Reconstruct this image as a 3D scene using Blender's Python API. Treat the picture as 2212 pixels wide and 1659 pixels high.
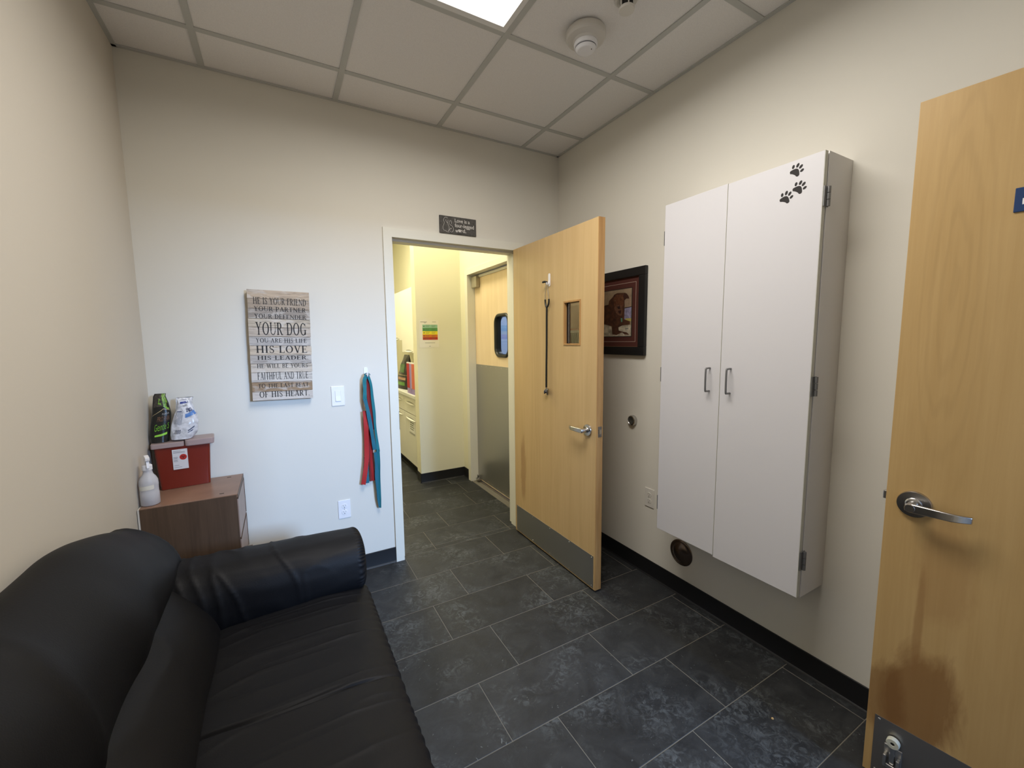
import bpy, math, random
from mathutils import Vector, Matrix, noise
for o in list(bpy.data.objects): bpy.data.objects.remove(o)
SC = bpy.context.scene
COL = SC.collection
PI = math.pi
random.seed(7)

# ------------------------------------------------------------------ camera
W, H = 2.522, 2.847                     # room width (left wall at x = -W), ceiling height
cam_data = bpy.data.cameras.new('camera')
cam = bpy.data.objects.new('camera', cam_data); COL.objects.link(cam)
_y, _p, _r = 0.5106, 0.1061, -0.0109
F = Vector((math.sin(_y)*math.cos(_p), math.cos(_y)*math.cos(_p), -math.sin(_p)))
R = F.cross(Vector((0, 0, 1))).normalized(); U = R.cross(F)
R2 = math.cos(_r)*R + math.sin(_r)*U; U2 = -math.sin(_r)*R + math.cos(_r)*U
cam.matrix_world = Matrix(((R2.x, U2.x, -F.x, -1.9339), (R2.y, U2.y, -F.y, -2.6997), (R2.z, U2.z, -F.z, 1.4746), (0, 0, 0, 1)))
cam_data.sensor_width = 36; cam_data.lens = 36*893.74/2212; cam_data.clip_start = 0.02
SC.camera = cam
# ------------------------------------------------------------------ colour management, world
SC.view_settings.view_transform = 'Standard'; SC.view_settings.look = 'None'
SC.view_settings.gamma = 1; SC.view_settings.use_curve_mapping = False
SC.view_settings.exposure = 0.0
wd = bpy.data.worlds.new('world'); SC.world = wd; wd.use_nodes = True
wd.node_tree.nodes['Background'].inputs[0].default_value = (0.60, 0.72, 1.0, 1)
wd.node_tree.nodes['Background'].inputs[1].default_value = 0.25

def area(name, loc, target, sx, sy, power, col, spread=PI):
    l = bpy.data.lights.new(name, 'AREA'); l.shape = 'RECTANGLE'; l.size = sx; l.size_y = sy
    l.energy = power; l.color = col; l.spread = spread
    o = bpy.data.objects.new(name, l); COL.objects.link(o); o.location = loc
    d = Vector(target)-Vector(loc); o.rotation_euler = d.to_track_quat('-Z', 'Y').to_euler()
    return o
# daylight from a window of the room behind the open door, falling through the rear doorway
area('daylight_window', (0.28, -6.2, 2.50), (-1.75, 0, 0.6), 0.85, 0.9, 440, (0.38, 0.60, 1.0))
PANEL = 13.0        # strength of the ceiling panel
HALL = 40           # ceiling panel of the hall
area('room_panel_light', (-1.258, -1.53, H-0.03), (-1.258, -1.53, 0), 0.55, 1.15, 35, (1.0, 0.955, 0.89), math.radians(172))
area('hall_panel_light', (-1.05, 1.05, 3.3), (-1.05, 1.05, 0), 0.58, 1.1, HALL, (1.0, 0.92, 0.66))
area('hall_panel_light', (-1.1, 3.1, 3.3), (-1.1, 3.1, 0), 0.58, 1.1, HALL*1.5, (1.0, 0.92, 0.66))
area('next_room_light', (0.9, 0.9, 2.80), (0.9, 0.9, 0), 0.8, 0.8, 30, (0.62, 0.78, 1.0))

# ------------------------------------------------------------------ materials
MATS = {}
def s2l(c):
    return tuple((x/12.92 if x <= 0.04045 else ((x+0.055)/1.055)**2.4) for x in c)
def rgb(r, g, b): return s2l((r/255, g/255, b/255))
def mat(name, col, rough=0.6, metal=0.0, spec=0.5, emit=0, trans=0, alpha=1, bump=None, var=None, coat=0, ior=1.45):
    """col linear; bump=(scale,strength,dist); var=(scale,amount) mottling of the colour"""
    if name in MATS: return MATS[name]
    m = bpy.data.materials.new(name); m.use_nodes = True; MATS[name] = m
    nt = m.node_tree; b = nt.nodes['Principled BSDF']
    b.inputs['Base Color'].default_value = (*col, 1); b.inputs['Roughness'].default_value = rough
    b.inputs['Metallic'].default_value = metal; b.inputs['Specular IOR Level'].default_value = spec
    b.inputs['Transmission Weight'].default_value = trans; b.inputs['Alpha'].default_value = alpha
    b.inputs['IOR'].default_value = ior; b.inputs['Coat Weight'].default_value = coat
    if emit:
        b.inputs['Emission Color'].default_value = (*col, 1); b.inputs['Emission Strength'].default_value = emit
    g = nt.nodes.new('ShaderNodeNewGeometry')
    if bump:
        n = nt.nodes.new('ShaderNodeTexNoise'); n.inputs['Scale'].default_value = bump[0]; n.inputs['Detail'].default_value = 4
        nt.links.new(g.outputs['Position'], n.inputs['Vector'])
        bp = nt.nodes.new('ShaderNodeBump'); bp.inputs['Strength'].default_value = bump[1]; bp.inputs['Distance'].default_value = bump[2]
        nt.links.new(n.outputs['Fac'], bp.inputs['Height']); nt.links.new(bp.outputs['Normal'], b.inputs['Normal'])
    if var:
        n = nt.nodes.new('ShaderNodeTexNoise'); n.inputs['Scale'].default_value = var[0]; n.inputs['Detail'].default_value = 5
        nt.links.new(g.outputs['Position'], n.inputs['Vector'])
        r = nt.nodes.new('ShaderNodeValToRGB'); r.color_ramp.elements[0].position = 0.3; r.color_ramp.elements[1].position = 0.7
        r.color_ramp.elements[0].color = (*[c*(1-var[1]) for c in col], 1); r.color_ramp.elements[1].color = (*[min(1, c*(1+var[1])) for c in col], 1)
        nt.links.new(n.outputs['Fac'], r.inputs['Fac']); nt.links.new(r.outputs['Color'], b.inputs['Base Color'])
    return m
class NT:
    def __init__(s, m): s.m = m; s.t = m.node_tree; s.b = s.t.nodes['Principled BSDF']
    def n(s, k, **kw):
        x = s.t.nodes.new('ShaderNode'+k)
        for a, v in kw.items(): setattr(x, a, v)
        return x
    def l(s, a, b): s.t.links.new(a, b)
    def ramp(s, fac, stops):
        r = s.n('ValToRGB'); e = r.color_ramp.elements
        while len(e) < len(stops): e.new(0.5)
        for k, (p, c) in enumerate(stops): e[k].position = p; e[k].color = (*c, 1)
        s.l(fac, r.inputs['Fac']); return r.outputs['Color']
    def mix(s, f, a, b, mode='MIX'):
        x = s.n('Mix', data_type='RGBA', blend_type=mode)
        for v, i in ((f, 0), (a, 6), (b, 7)):
            if isinstance(v, (int, float)): x.inputs[i].default_value = v
            elif isinstance(v, tuple): x.inputs[i].default_value = (*v, 1)
            else: s.l(v, x.inputs[i])
        return x.outputs[2]
    def noise(s, vec, scale, detail=4, rough=0.5, dist=0):
        x = s.n('TexNoise'); x.inputs['Scale'].default_value = scale; x.inputs['Detail'].default_value = detail
        x.inputs['Roughness'].default_value = rough; x.inputs['Distortion'].default_value = dist
        s.l(vec, x.inputs['Vector']); return x.outputs['Fac']
    def mapping(s, vec, scale=(1, 1, 1), loc=(0, 0, 0), rot=(0, 0, 0)):
        x = s.n('Mapping'); x.inputs['Scale'].default_value = scale; x.inputs['Location'].default_value = loc; x.inputs['Rotation'].default_value = rot
        s.l(vec, x.inputs['Vector']); return x.outputs['Vector']
    def math(s, op, a, b=0.0, clamp=False):
        x = s.n('Math', operation=op, use_clamp=clamp)
        for v, i in ((a, 0), (b, 1)):
            if isinstance(v, (int, float)): x.inputs[i].default_value = v
            else: s.l(v, x.inputs[i])
        return x.outputs[0]

def wood(name, c0, c1, rough=0.42, cathedral=False, stains=(), scale=1.0, coord='Object'):
    """vertical-grain veneer in the object's own coordinates (z up)"""
    m = mat(name, c0, rough); k = NT(m)
    tc = k.n('TexCoord').outputs[coord]
    v = k.mapping(tc, (9*scale, 9*scale, 0.55*scale))
    n1 = k.noise(v, 2.0, 6, 0.6, 0.6)
    n2 = k.noise(k.mapping(tc, (120*scale, 120*scale, 2.5*scale)), 1.0, 3, 0.6)
    n3 = k.noise(tc, 1.7, 2)
    f = k.math('ADD', k.math('MULTIPLY', n1, 0.6), k.math('MULTIPLY', n2, 0.25))
    f = k.math('ADD', f, k.math('MULTIPLY', n3, 0.25))
    col = k.ramp(f, [(0.38, c1), (0.68, c0)])
    if cathedral:
        dv = k.mapping(tc, (24, 0, 3.1), (-24*0.105, 0, -3.1*1.62))
        nn = k.n('TexNoise'); nn.inputs['Scale'].default_value = 0.9; k.l(dv, nn.inputs['Vector'])
        mx = k.n('VectorMath', operation='SCALE'); k.l(nn.outputs['Color'], mx.inputs[0]); mx.inputs['Scale'].default_value = 0.9
        ad = k.n('VectorMath', operation='ADD'); k.l(dv, ad.inputs[0]); k.l(mx.outputs[0], ad.inputs[1])
        sb2 = k.n('VectorMath', operation='SUBTRACT'); k.l(ad.outputs[0], sb2.inputs[0]); sb2.inputs[1].default_value = (0.45, 0.45, 0.45)
        ln = k.n('VectorMath', operation='LENGTH'); k.l(sb2.outputs[0], ln.inputs[0])
        w = k.math('SINE', k.math('MULTIPLY', ln.outputs['Value'], 13))
        w = k.math('MULTIPLY', k.math('MAXIMUM', w, 0.0), k.math('MULTIPLY', k.math('SUBTRACT', 2.4, ln.outputs['Value'], True), 0.15))
        col = k.mix(w, col, tuple(x*0.66 for x in c1))
    sep = k.n('SeparateXYZ'); k.l(tc, sep.inputs[0])
    for (u, z, ru, rz, amt, sc, axis, colr) in stains:
        du = k.math('DIVIDE', k.math('SUBTRACT', sep.outputs[axis], u), ru)
        dz = k.math('DIVIDE', k.math('SUBTRACT', sep.outputs[2], z), rz)
        r = k.math('SQRT', k.math('ADD', k.math('MULTIPLY', du, du), k.math('MULTIPLY', dz, dz)))
        ns = k.noise(k.mapping(tc, (sc, sc, sc*0.35)), 1.0, 5, 0.65, 0.5)
        f = k.math('SUBTRACT', 1.25, k.math('ADD', r, k.math('MULTIPLY', k.math('SUBTRACT', ns, 0.5), 1.8)))
        f = k.math('MULTIPLY', k.math('MULTIPLY', f, 2.2, True), amt)
        col = k.mix(f, col, colr)
    k.l(col, k.b.inputs['Base Color'])
    return m

def paint(name, col, rough=0.75, bump=(420, 0.10, 0.0006)):
    m = mat(name, col, rough, spec=0.3); k = NT(m)
    g = k.n('NewGeometry').outputs['Position']
    bp = k.n('Bump'); bp.inputs['Strength'].default_value = bump[1]*2; bp.inputs['Distance'].default_value = bump[2]
    k.l(k.noise(g, bump[0], 2), bp.inputs['Height']); k.l(bp.outputs['Normal'], k.b.inputs['Normal'])
    c = k.mix(k.noise(g, 1.3, 3), tuple(x*0.975 for x in col), tuple(min(1, x*1.02) for x in col))
    k.l(c, k.b.inputs['Base Color']); return m

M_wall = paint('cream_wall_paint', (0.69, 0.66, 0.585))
M_wall_l = paint('dimmed_beige_wall_paint', (0.60, 0.555, 0.48))  # beige, darkened to offset too much lamp light on the left wall
M_hall = paint('yellow_cream_wall_paint', (0.76, 0.73, 0.56))
M_frame = paint('cream_metal_frame_paint', (0.72, 0.70, 0.61), 0.4, (300, 0.05, 0.0003))
M_ceil = mat('mineral_ceiling_panel', (0.80, 0.772, 0.745), 0.95, spec=0.1, bump=(650, 0.35, 0.001), var=(300, 0.05))
M_tee = mat('ceiling_grid_metal', (0.50, 0.50, 0.47), 0.55)
M_base = mat('black_rubber_baseboard', (0.008, 0.008, 0.009), 0.5)
M_grout = mat('grout', (0.135, 0.122, 0.10), 0.9)
M_white = mat('white_laminate', (0.62, 0.605, 0.62), 0.42, bump=(500, 0.05, 0.0003))
M_whiteedge = mat('cream_edge_band', (0.60, 0.59, 0.50), 0.5)
M_side = mat('white_melamine_carcass', (0.72, 0.70, 0.68), 0.5)
M_dark = mat('dark_gap', (0.02, 0.018, 0.016), 0.8)
M_plast = mat('white_plastic', (0.80, 0.79, 0.80), 0.35)
M_plast2 = mat('off_white_plastic', (0.66, 0.63, 0.57), 0.45)
M_black = mat('black_plastic', (0.012, 0.012, 0.013), 0.4)
M_rub = mat('black_rubber', (0.010, 0.011, 0.010), 0.33)
M_chrome = mat('satin_chrome', (0.50, 0.49, 0.48), 0.26, 1.0)
M_hinge = mat('grey_metal_hinge', (0.22, 0.22, 0.22), 0.42, 0.7)
M_steel = mat('brushed_steel', (0.42, 0.415, 0.40), 0.34, 0.9)
M_kick2 = mat('dark_brushed_steel', (0.30, 0.28, 0.26), 0.36, 0.85)
M_screw = mat('screw_metal', (0.6, 0.58, 0.55), 0.3, 1.0)
M_bronze = mat('bronze_metal', (0.14, 0.105, 0.082), 0.26, 0.85)
M_print = mat('black_print', (0.016, 0.013, 0.012), 0.7)
M_glass = mat('window_glass', (1, 1, 1), 0.02, trans=1.0, ior=1.5)
M_leather = mat('black_leather', (0.0065, 0.0063, 0.0072), 0.56, spec=0.22, bump=(260, 0.25, 0.0012))

def steel(m, axis_scale):
    k = NT(m); tc = k.n('NewGeometry').outputs['Position']
    n = k.noise(k.mapping(tc, axis_scale), 1, 3)
    k.l(k.math('ADD', k.math('MULTIPLY', n, 0.16), 0.26), k.b.inputs['Roughness'])
    bp = k.n('Bump'); bp.inputs['Strength'].default_value = 0.08; bp.inputs['Distance'].default_value = 0.0005
    k.l(n, bp.inputs['Height']); k.l(bp.outputs['Normal'], k.b.inputs['Normal'])
steel(M_steel, (6, 6, 700)); steel(M_kick2, (6, 6, 700))

def tile_material():
    m = mat('slate_look_floor_tile', (0.04, 0.042, 0.044), 0.5, spec=0.28); k = NT(m)
    p = k.n('NewGeometry').outputs['Position']; rnd = k.n('ObjectInfo').outputs['Random']
    off = k.n('VectorMath', operation='SCALE'); cmb = k.n('CombineXYZ'); k.l(rnd, cmb.inputs[0]); k.l(rnd, cmb.inputs[1])
    k.l(cmb.outputs[0], off.inputs[0]); off.inputs['Scale'].default_value = 37
    ad = k.n('VectorMath', operation='ADD'); k.l(p, ad.inputs[0]); k.l(off.outputs[0], ad.inputs[1]); v = ad.outputs[0]
    big = k.noise(v, 3.2, 3, 0.55, 0.4)
    fine = k.noise(v, 26, 8, 0.72, 1.4)
    med = k.noise(v, 9, 6, 0.65, 0.8)
    grit = k.noise(v, 110, 3, 0.6)
    c = k.ramp(med, [(0.30, (0.015, 0.0155, 0.0165)), (0.55, (0.025, 0.026, 0.027)), (0.75, (0.038, 0.039, 0.039))])
    mask = k.math('MULTIPLY', k.ramp(big, [(0.47, (0, 0, 0)), (0.66, (1, 1, 1))]), k.ramp(fine, [(0.47, (0, 0, 0)), (0.62, (1, 1, 1))]))
    c = k.mix(k.math('MULTIPLY', mask, 0.65), c, (0.100, 0.108, 0.110))
    spots = k.ramp(k.noise(v, 34, 3, 0.5, 2.5), [(0.70, (0, 0, 0)), (0.74, (1, 1, 1))])
    c = k.mix(k.math('MULTIPLY', spots, 0.6), c, (0.15, 0.16, 0.158))
    tone = k.math('ADD', 0.85, k.math('MULTIPLY', rnd, 0.35))
    mt = k.n('VectorMath', operation='SCALE'); k.l(c, mt.inputs[0]); k.l(tone, mt.inputs['Scale'])
    k.l(mt.outputs[0], k.b.inputs['Base Color'])
    k.l(k.math('ADD', 0.40, k.math('MULTIPLY', med, 0.22)), k.b.inputs['Roughness'])
    bp = k.n('Bump'); bp.inputs['Strength'].default_value = 0.55; bp.inputs['Distance'].default_value = 0.0025
    hh = k.math('ADD', k.math('ADD', k.math('MULTIPLY', med, 0.8), k.math('MULTIPLY', fine, 0.7)), k.math('MULTIPLY', grit, 0.25))
    k.l(hh, bp.inputs['Height']); k.l(bp.outputs['Normal'], k.b.inputs['Normal'])
    return m
M_tile = tile_material()
M_door = wood('maple_door_veneer', (0.60, 0.42, 0.205), (0.52, 0.35, 0.16), 0.40,
              stains=[(-0.12, 0.50, 0.035, 0.22, 0.45, 10, 1, (0.27, 0.13, 0.045))])
M_dooredge = wood('maple_door_edge', (0.52, 0.30, 0.11), (0.36, 0.18, 0.06), 0.5, scale=2.5)
M_door2 = wood('amber_maple_door_veneer', (0.52, 0.345, 0.145), (0.44, 0.28, 0.108), 0.40, cathedral=True,
               stains=[(0.115, 0.33, 0.085, 0.16, 0.75, 9, 0, (0.21, 0.095, 0.028)),
                       (0.04, 0.28, 0.045, 0.13, 0.6, 12, 0, (0.19, 0.085, 0.025)),
                       (0.10, 0.60, 0.010, 0.15, 0.5, 6, 0, (0.28, 0.14, 0.05)),
                       (0.14, 0.80, 0.06, 0.16, 0.30, 8, 0, (0.30, 0.15, 0.055))])
M_door3 = wood('pale_maple_door_veneer', (0.78, 0.62, 0.42), (0.70, 0.54, 0.34), 0.45)
M_dress = wood('brown_woodgrain_laminate', (0.115, 0.070, 0.042), (0.070, 0.042, 0.025), 0.45, scale=1.6)
M_dresstop = mat('brown_laminate_top', (0.25, 0.145, 0.095), 0.3, var=(6, 0.2))
M_drawer = mat('brown_drawer_front', (0.30, 0.21, 0.17), 0.35, var=(8, 0.12))

# ------------------------------------------------------------------ mesh builder
class MB:
    def __init__(s): s.v = []; s.f = []; s.fm = []
    def add(s, vs, fs, mi=0):
        b = len(s.v); s.v += [tuple(x) for x in vs]; s.f += [tuple(i+b for i in f) for f in fs]; s.fm += [mi]*len(fs); return s
    def box(s, x0, x1, y0, y1, z0, z1, mi=0, M=None):
        vs = [Vector((x, y, z)) for z in (z0, z1) for y in (y0, y1) for x in (x0, x1)]
        if M: vs = [M @ v for v in vs]
        return s.add(vs, [(0, 2, 3, 1), (4, 5, 7, 6), (0, 1, 5, 4), (2, 6, 7, 3), (0, 4, 6, 2), (1, 3, 7, 5)], mi)
    def prism(s, pts, a, b, M=None, mi=0, cap=True):
        """pts in xy, extruded in z from a to b"""
        n = len(pts); vs = [Vector((x, y, a)) for x, y in pts]+[Vector((x, y, b)) for x, y in pts]
        if M: vs = [M @ v for v in vs]
        fs = [(i, (i+1) % n, n+(i+1) % n, n+i) for i in range(n)]
        if cap: fs += [tuple(range(n-1, -1, -1)), tuple(range(n, 2*n))]
        return s.add(vs, fs, mi)
    def lathe(s, prof, M=None, n=32, mi=0, sx=1, sy=1):
        """prof (r,z) about z"""
        vs = []; fs = []
        for r, z in prof:
            for k in range(n):
                a = 2*PI*k/n; vs.append(Vector((r*math.cos(a)*sx, r*math.sin(a)*sy, z)))
        for j in range(len(prof)-1):
            for k in range(n):
                fs.append((j*n+k, j*n+(k+1) % n, (j+1)*n+(k+1) % n, (j+1)*n+k))
        fs.append(tuple(range(n-1, -1, -1))); fs.append(tuple((len(prof)-1)*n+k for k in range(n)))
        if M: vs = [M @ v for v in vs]
        return s.add(vs, fs, mi)
    def tube(s, pts, r, n=10, mi=0, flat=None):
        """r number or list; flat=(a,b,normal) makes an oval/strip cross-section"""
        pts = [Vector(p) for p in pts]; vs = []; fs = []; N = len(pts)
        up = Vector((0, 0, 1))
        t0 = (pts[1]-pts[0]).normalized()
        if abs(t0.dot(up)) > 0.9: up = Vector((0, 1, 0))
        for i, p in enumerate(pts):
            t = (pts[min(i+1, N-1)]-pts[max(i-1, 0)]).normalized()
            side = t.cross(up).normalized(); up2 = side.cross(t).normalized(); up = up2
            rr = r[i] if isinstance(r, (list, tuple)) else r
            for k in range(n):
                a = 2*PI*k/n; vs.append(p+side*math.cos(a)*rr+up2*math.sin(a)*rr)
        for i in range(N-1):
            for k in range(n): fs.append((i*n+k, i*n+(k+1) % n, (i+1)*n+(k+1) % n, (i+1)*n+k))
        fs.append(tuple(range(n-1, -1, -1))); fs.append(tuple((N-1)*n+k for k in range(n)))
        return s.add(vs, fs, mi)
    def ribbon(s, pts, widths, th, nrm=None):
        """flat strap: pts 3d centre line, nrm normals (list) of the flat face"""
        pts = [Vector(p) for p in pts]; N = len(pts); vs = []; fs = []
        for i, p in enumerate(pts):
            t = (pts[min(i+1, N-1)]-pts[max(i-1, 0)]).normalized()
            nn = Vector(nrm[i] if nrm else (0, -1, 0)); sd = t.cross(nn).normalized(); nn = sd.cross(t).normalized()
            w = widths[i] if isinstance(widths, (list, tuple)) else widths
            for a, b in ((-1, -1), (1, -1), (1, 1), (-1, 1)): vs.append(p+sd*a*w/2+nn*b*th/2)
        for i in range(N-1):
            for k in range(4): fs.append((i*4+k, i*4+(k+1) % 4, (i+1)*4+(k+1) % 4, (i+1)*4+k))
        fs += [(3, 2, 1, 0), tuple((N-1)*4+k for k in range(4))]
        return s.add(vs, fs)
    def grid(s, fn, nu, nv, mi=0, closeu=False, closev=False):
        vs = [fn(i/(nu if closeu else nu-1), j/(nv if closev else nv-1)) for j in range(nv) for i in range(nu)]
        fs = []
        for j in range(nv if closev else nv-1):
            for i in range(nu if closeu else nu-1):
                a, b = i, (i+1) % nu; c, d = j % nv, (j+1) % nv
                fs.append((c*nu+a, c*nu+b, d*nu+b, d*nu+a))
        return s.add(vs, fs, mi)

def build(name, mb, material, parent=None, smooth=None, bevel=0, world=True, kind=None, label=None, mods=None):
    me = bpy.data.meshes.new(name)
    vs = mb.v
    if parent is not None and world:
        inv = wm(parent).inverted(); vs = [tuple(inv @ Vector(v)) for v in vs]
    me.from_pydata(vs, [], mb.f); me.validate()
    ms = material if isinstance(material, (list, tuple)) else [material]
    for m in ms: me.materials.append(m)
    if len(ms) > 1 and len(me.polygons) == len(mb.fm):
        me.polygons.foreach_set('material_index', mb.fm)
    if smooth is not None:
        me.shade_smooth()
        if smooth < 179: me.set_sharp_from_angle(angle=math.radians(smooth))
    me.update()
    o = bpy.data.objects.new(name, me); COL.objects.link(o)
    if parent is not None: o.parent = parent
    if bevel:
        bm = o.modifiers.new('bevel', 'BEVEL'); bm.width = bevel; bm.segments = 2; bm.limit_method = 'ANGLE'; bm.angle_limit = math.radians(40)
        bm.harden_normals = False
    if kind: o['kind'] = kind
    if label: o['label'] = label
    return o
def wm(o):
    m = o.matrix_basis.copy()
    # location/rotation are set before children are built
    m = Matrix.LocRotScale(o.location, o.rotation_euler, o.scale)
    return wm(o.parent) @ m if o.parent else m
def thing(name, label, cat, loc=(0, 0, 0), rot=(0, 0, 0), group=None, kind=None):
    o = bpy.data.objects.new(name, None); COL.objects.link(o); o.location = loc; o.rotation_euler = rot
    o.empty_display_size = 0.05
    if label: o['label'] = label
    if cat: o['category'] = cat
    if group: o['group'] = group
    if kind: o['kind'] = kind
    return o
def tag(o, label, cat, group=None):
    o['label'] = label; o['category'] = cat
    if group: o['group'] = group
    return o
def text_mb(txt, size, M, th=0.0004, align='CENTER', sx=1.0, bold=0.0, fit=None):
    cu = bpy.data.curves.new('txt', 'FONT'); cu.body = txt; cu.size = size; cu.align_x = align; cu.align_y = 'CENTER'
    cu.extrude = th/2; cu.offset = bold; cu.resolution_u = 4
    ob = bpy.data.objects.new('txt', cu); COL.objects.link(ob)
    me = bpy.data.meshes.new_from_object(ob)
    bpy.data.objects.remove(ob); bpy.data.curves.remove(cu)
    mb = MB()
    vs = [v.co.copy() for v in me.vertices]
    if fit and vs:
        x0 = min(v.x for v in vs); x1 = max(v.x for v in vs); y0 = min(v.y for v in vs); y1 = max(v.y for v in vs)
        for v in vs:
            v.x = ((v.x-x0)/(x1-x0)-0.5)*fit[0]
            if fit[1]: v.y = ((v.y-y0)/(y1-y0)-0.5)*fit[1]
    vs = [M @ Vector((v.x*sx, v.y, v.z)) for v in vs]
    mb.add(vs, [tuple(p.vertices) for p in me.polygons]); bpy.data.meshes.remove(me)
    return mb
def plane_M(origin, xdir, ydir):
    x = Vector(xdir).normalized(); y = Vector(ydir).normalized(); z = x.cross(y)
    return Matrix(((x.x, y.x, z.x, origin[0]), (x.y, y.y, z.y, origin[1]), (x.z, y.z, z.z, origin[2]), (0, 0, 0, 1)))
def sm(a, b, x):
    t = max(0, min(1, (x-a)/(b-a))); return t*t*(3-2*t)
def lerp(a, b, t): return a+(b-a)*t
def spline(pts, n):
    """Catmull-Rom through 3d (or 2d) points, n samples"""
    P = [Vector(p) for p in pts]; P = [2*P[0]-P[1]]+P+[2*P[-1]-P[-2]]; out = []; m = len(P)-3
    for k in range(n):
        u = k/(n-1)*m; i = min(int(u), m-1); t = u-i; a, b, c, d = P[i], P[i+1], P[i+2], P[i+3]
        out.append(0.5*((2*b)+(c-a)*t+(2*a-5*b+4*c-d)*t*t+(3*b-a-3*c+d)*t*t*t))
    return out

# ================================================================== STRUCTURE
REAR = -3.10
def struct(name, mb, m, **k):
    o = build(name, mb, m, **k); o['kind'] = 'structure'; return o
# ---- floor: grout bed with single tiles
fb = MB().box(-W-0.12, 0.12, REAR-0.14, 0.16, -0.06, -0.0011); fb.box(-1.9, 0.05, 0.16, 5.3, -0.06, -0.0011)
floor = struct('floor', fb, M_grout)
TS, TL, G = 0.302, 0.6096, 0.0032
tile_cache = {}
def tile(x0, x1, y0, y1):
    w = round(x1-x0-G, 4); d = round(y1-y0-G, 4)
    if w < 0.008 or d < 0.008: return
    key = (w, d)
    if key not in tile_cache:
        me = bpy.data.meshes.new('floor_tile'); b = 0.0012; z0, z1, zb = -0.0034, 0.0, -0.001
        v = [(-w/2, -d/2, z0), (w/2, -d/2, z0), (w/2, d/2, z0), (-w/2, d/2, z0),
             (-w/2, -d/2, zb), (w/2, -d/2, zb), (w/2, d/2, zb), (-w/2, d/2, zb),
             (-w/2+b, -d/2+b, z1), (w/2-b, -d/2+b, z1), (w/2-b, d/2-b, z1), (-w/2+b, d/2-b, z1)]
        f = [(0, 1, 5, 4), (1, 2, 6, 5), (2, 3, 7, 6), (3, 0, 4, 7), (4, 5, 9, 8), (5, 6, 10, 9), (6, 7, 11, 10), (7, 4, 8, 11), (8, 9, 10, 11)]
        me.from_pydata(v, [], f); me.materials.append(M_tile); tile_cache[key] = me
    o = bpy.data.objects.new('floor_tile', tile_cache[key]); COL.objects.link(o); o.parent = floor
    o.location = ((x0+x1)/2, (y0+y1)/2, 0)
offs = {-2: 0.0}
for k in range(-6, 14):
    ys = -0.885 + k*TS - 0.0005
    y0, y1 = ys, ys+TS
    # joint phase per row, as read from the floor
    ph = {0: -0.05, 1: -0.445, 2: -0.05, 3: -0.434, 4: -0.224, 5: -0.457, 6: -0.41}.get(k, (-0.05 if k % 2 == 0 else -0.457))
    if k == 0: ph = -0.05
    xj = [ph+j*TL for j in range(-6, 3)]
    for a, b in zip(xj[:-1], xj[1:]):
        for (X0, X1, Y0, Y1) in ((-W, 0.0, REAR, 0.07), (-1.75, -0.24, 0.07, 1.41), (-1.75, 0.0, 1.41, 5.2)):
            xa, xb, ya, yb = max(a, X0), min(b, X1), max(y0, Y0), min(y1, Y1)
            if xb-xa > 0.01 and yb-ya > 0.01: tile(xa, xb, ya, yb)
# ---- walls
T = 0.14
OX0, OX1, OZ = -1.331, -0.316, 2.178     # doorway: outer edges of the frame
wb = MB().box(-W-0.12, OX0+0.02, 0, T, 0, H+0.1).box(OX1-0.02, 0.12, 0, T, 0, H+0.1).box(OX0+0.02, OX1-0.02, 0, T, OZ-0.02, H+0.1)
struct('wall_back', wb, M_wall)
struct('wall_right', MB().box(0, 0.12, REAR-0.14, 0, 0, H+0.1), M_wall)
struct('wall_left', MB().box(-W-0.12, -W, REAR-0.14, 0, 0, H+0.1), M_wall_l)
DX0, DX1 = -1.12, -0.185
struct('wall_rear', MB().box(-W, DX0, REAR-T, REAR, 0, H+0.1).box(DX1, 0, REAR-T, REAR, 0, H+0.1).box(DX0, DX1, REAR-T, REAR, 2.15, H+0.1), M_wall)
# the room behind, seen only from elsewhere: a strip of floor and outer shell are left to the daylight
# hall walls
SY0, SY1 = 0.30, 1.205                   # swing door opening
struct('wall_hall_right', MB().box(-0.24, -0.12, T, SY0, 0, 3.45).box(-0.24, -0.12, SY1, 1.41, 0, 3.45).box(-0.24, -0.12, SY0, SY1, 2.13, 3.45), M_hall)
struct('wall_hall_column', MB().box(-0.722, -0.12, 1.41, 1.54, 0, 3.45), M_hall)
struct('wall_hall_alcove', MB().box(0.0, 0.1, 1.54, 5.2, 0, 3.45), M_hall)
struct('wall_hall_far', MB().box(-1.87, 0.1, 5.2, 5.3, 0, 3.45), M_hall)
struct('wall_hall_left', MB().box(-1.87, -1.75, T, 5.2, 0, 3.45), M_hall)
# next room seen through the swing door's window
struct('wall_next_room', MB().box(1.9, 2.0, -0.6, 1.53, 0, 3.45).box(0.11, 1.9, 1.43, 1.53, 0, 3.45), mat('blue_grey_paint', (0.22, 0.30, 0.42), 0.7))
struct('floor_next_room', MB().box(-0.11, 2.0, 0.16, 1.40, -0.06, 0), mat('grey_floor', (0.1, 0.1, 0.1), 0.5))
struct('ceiling_next_room', MB().box(-0.12, 2.0, 0.16, 1.53, 2.85, 2.95), M_ceil)
struct('ceiling_hall', MB().box(-1.87, 0.1, T, 5.3, 3.35, 3.45), mat('white_hall_ceiling', (0.75, 0.74, 0.68), 0.9))
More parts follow.
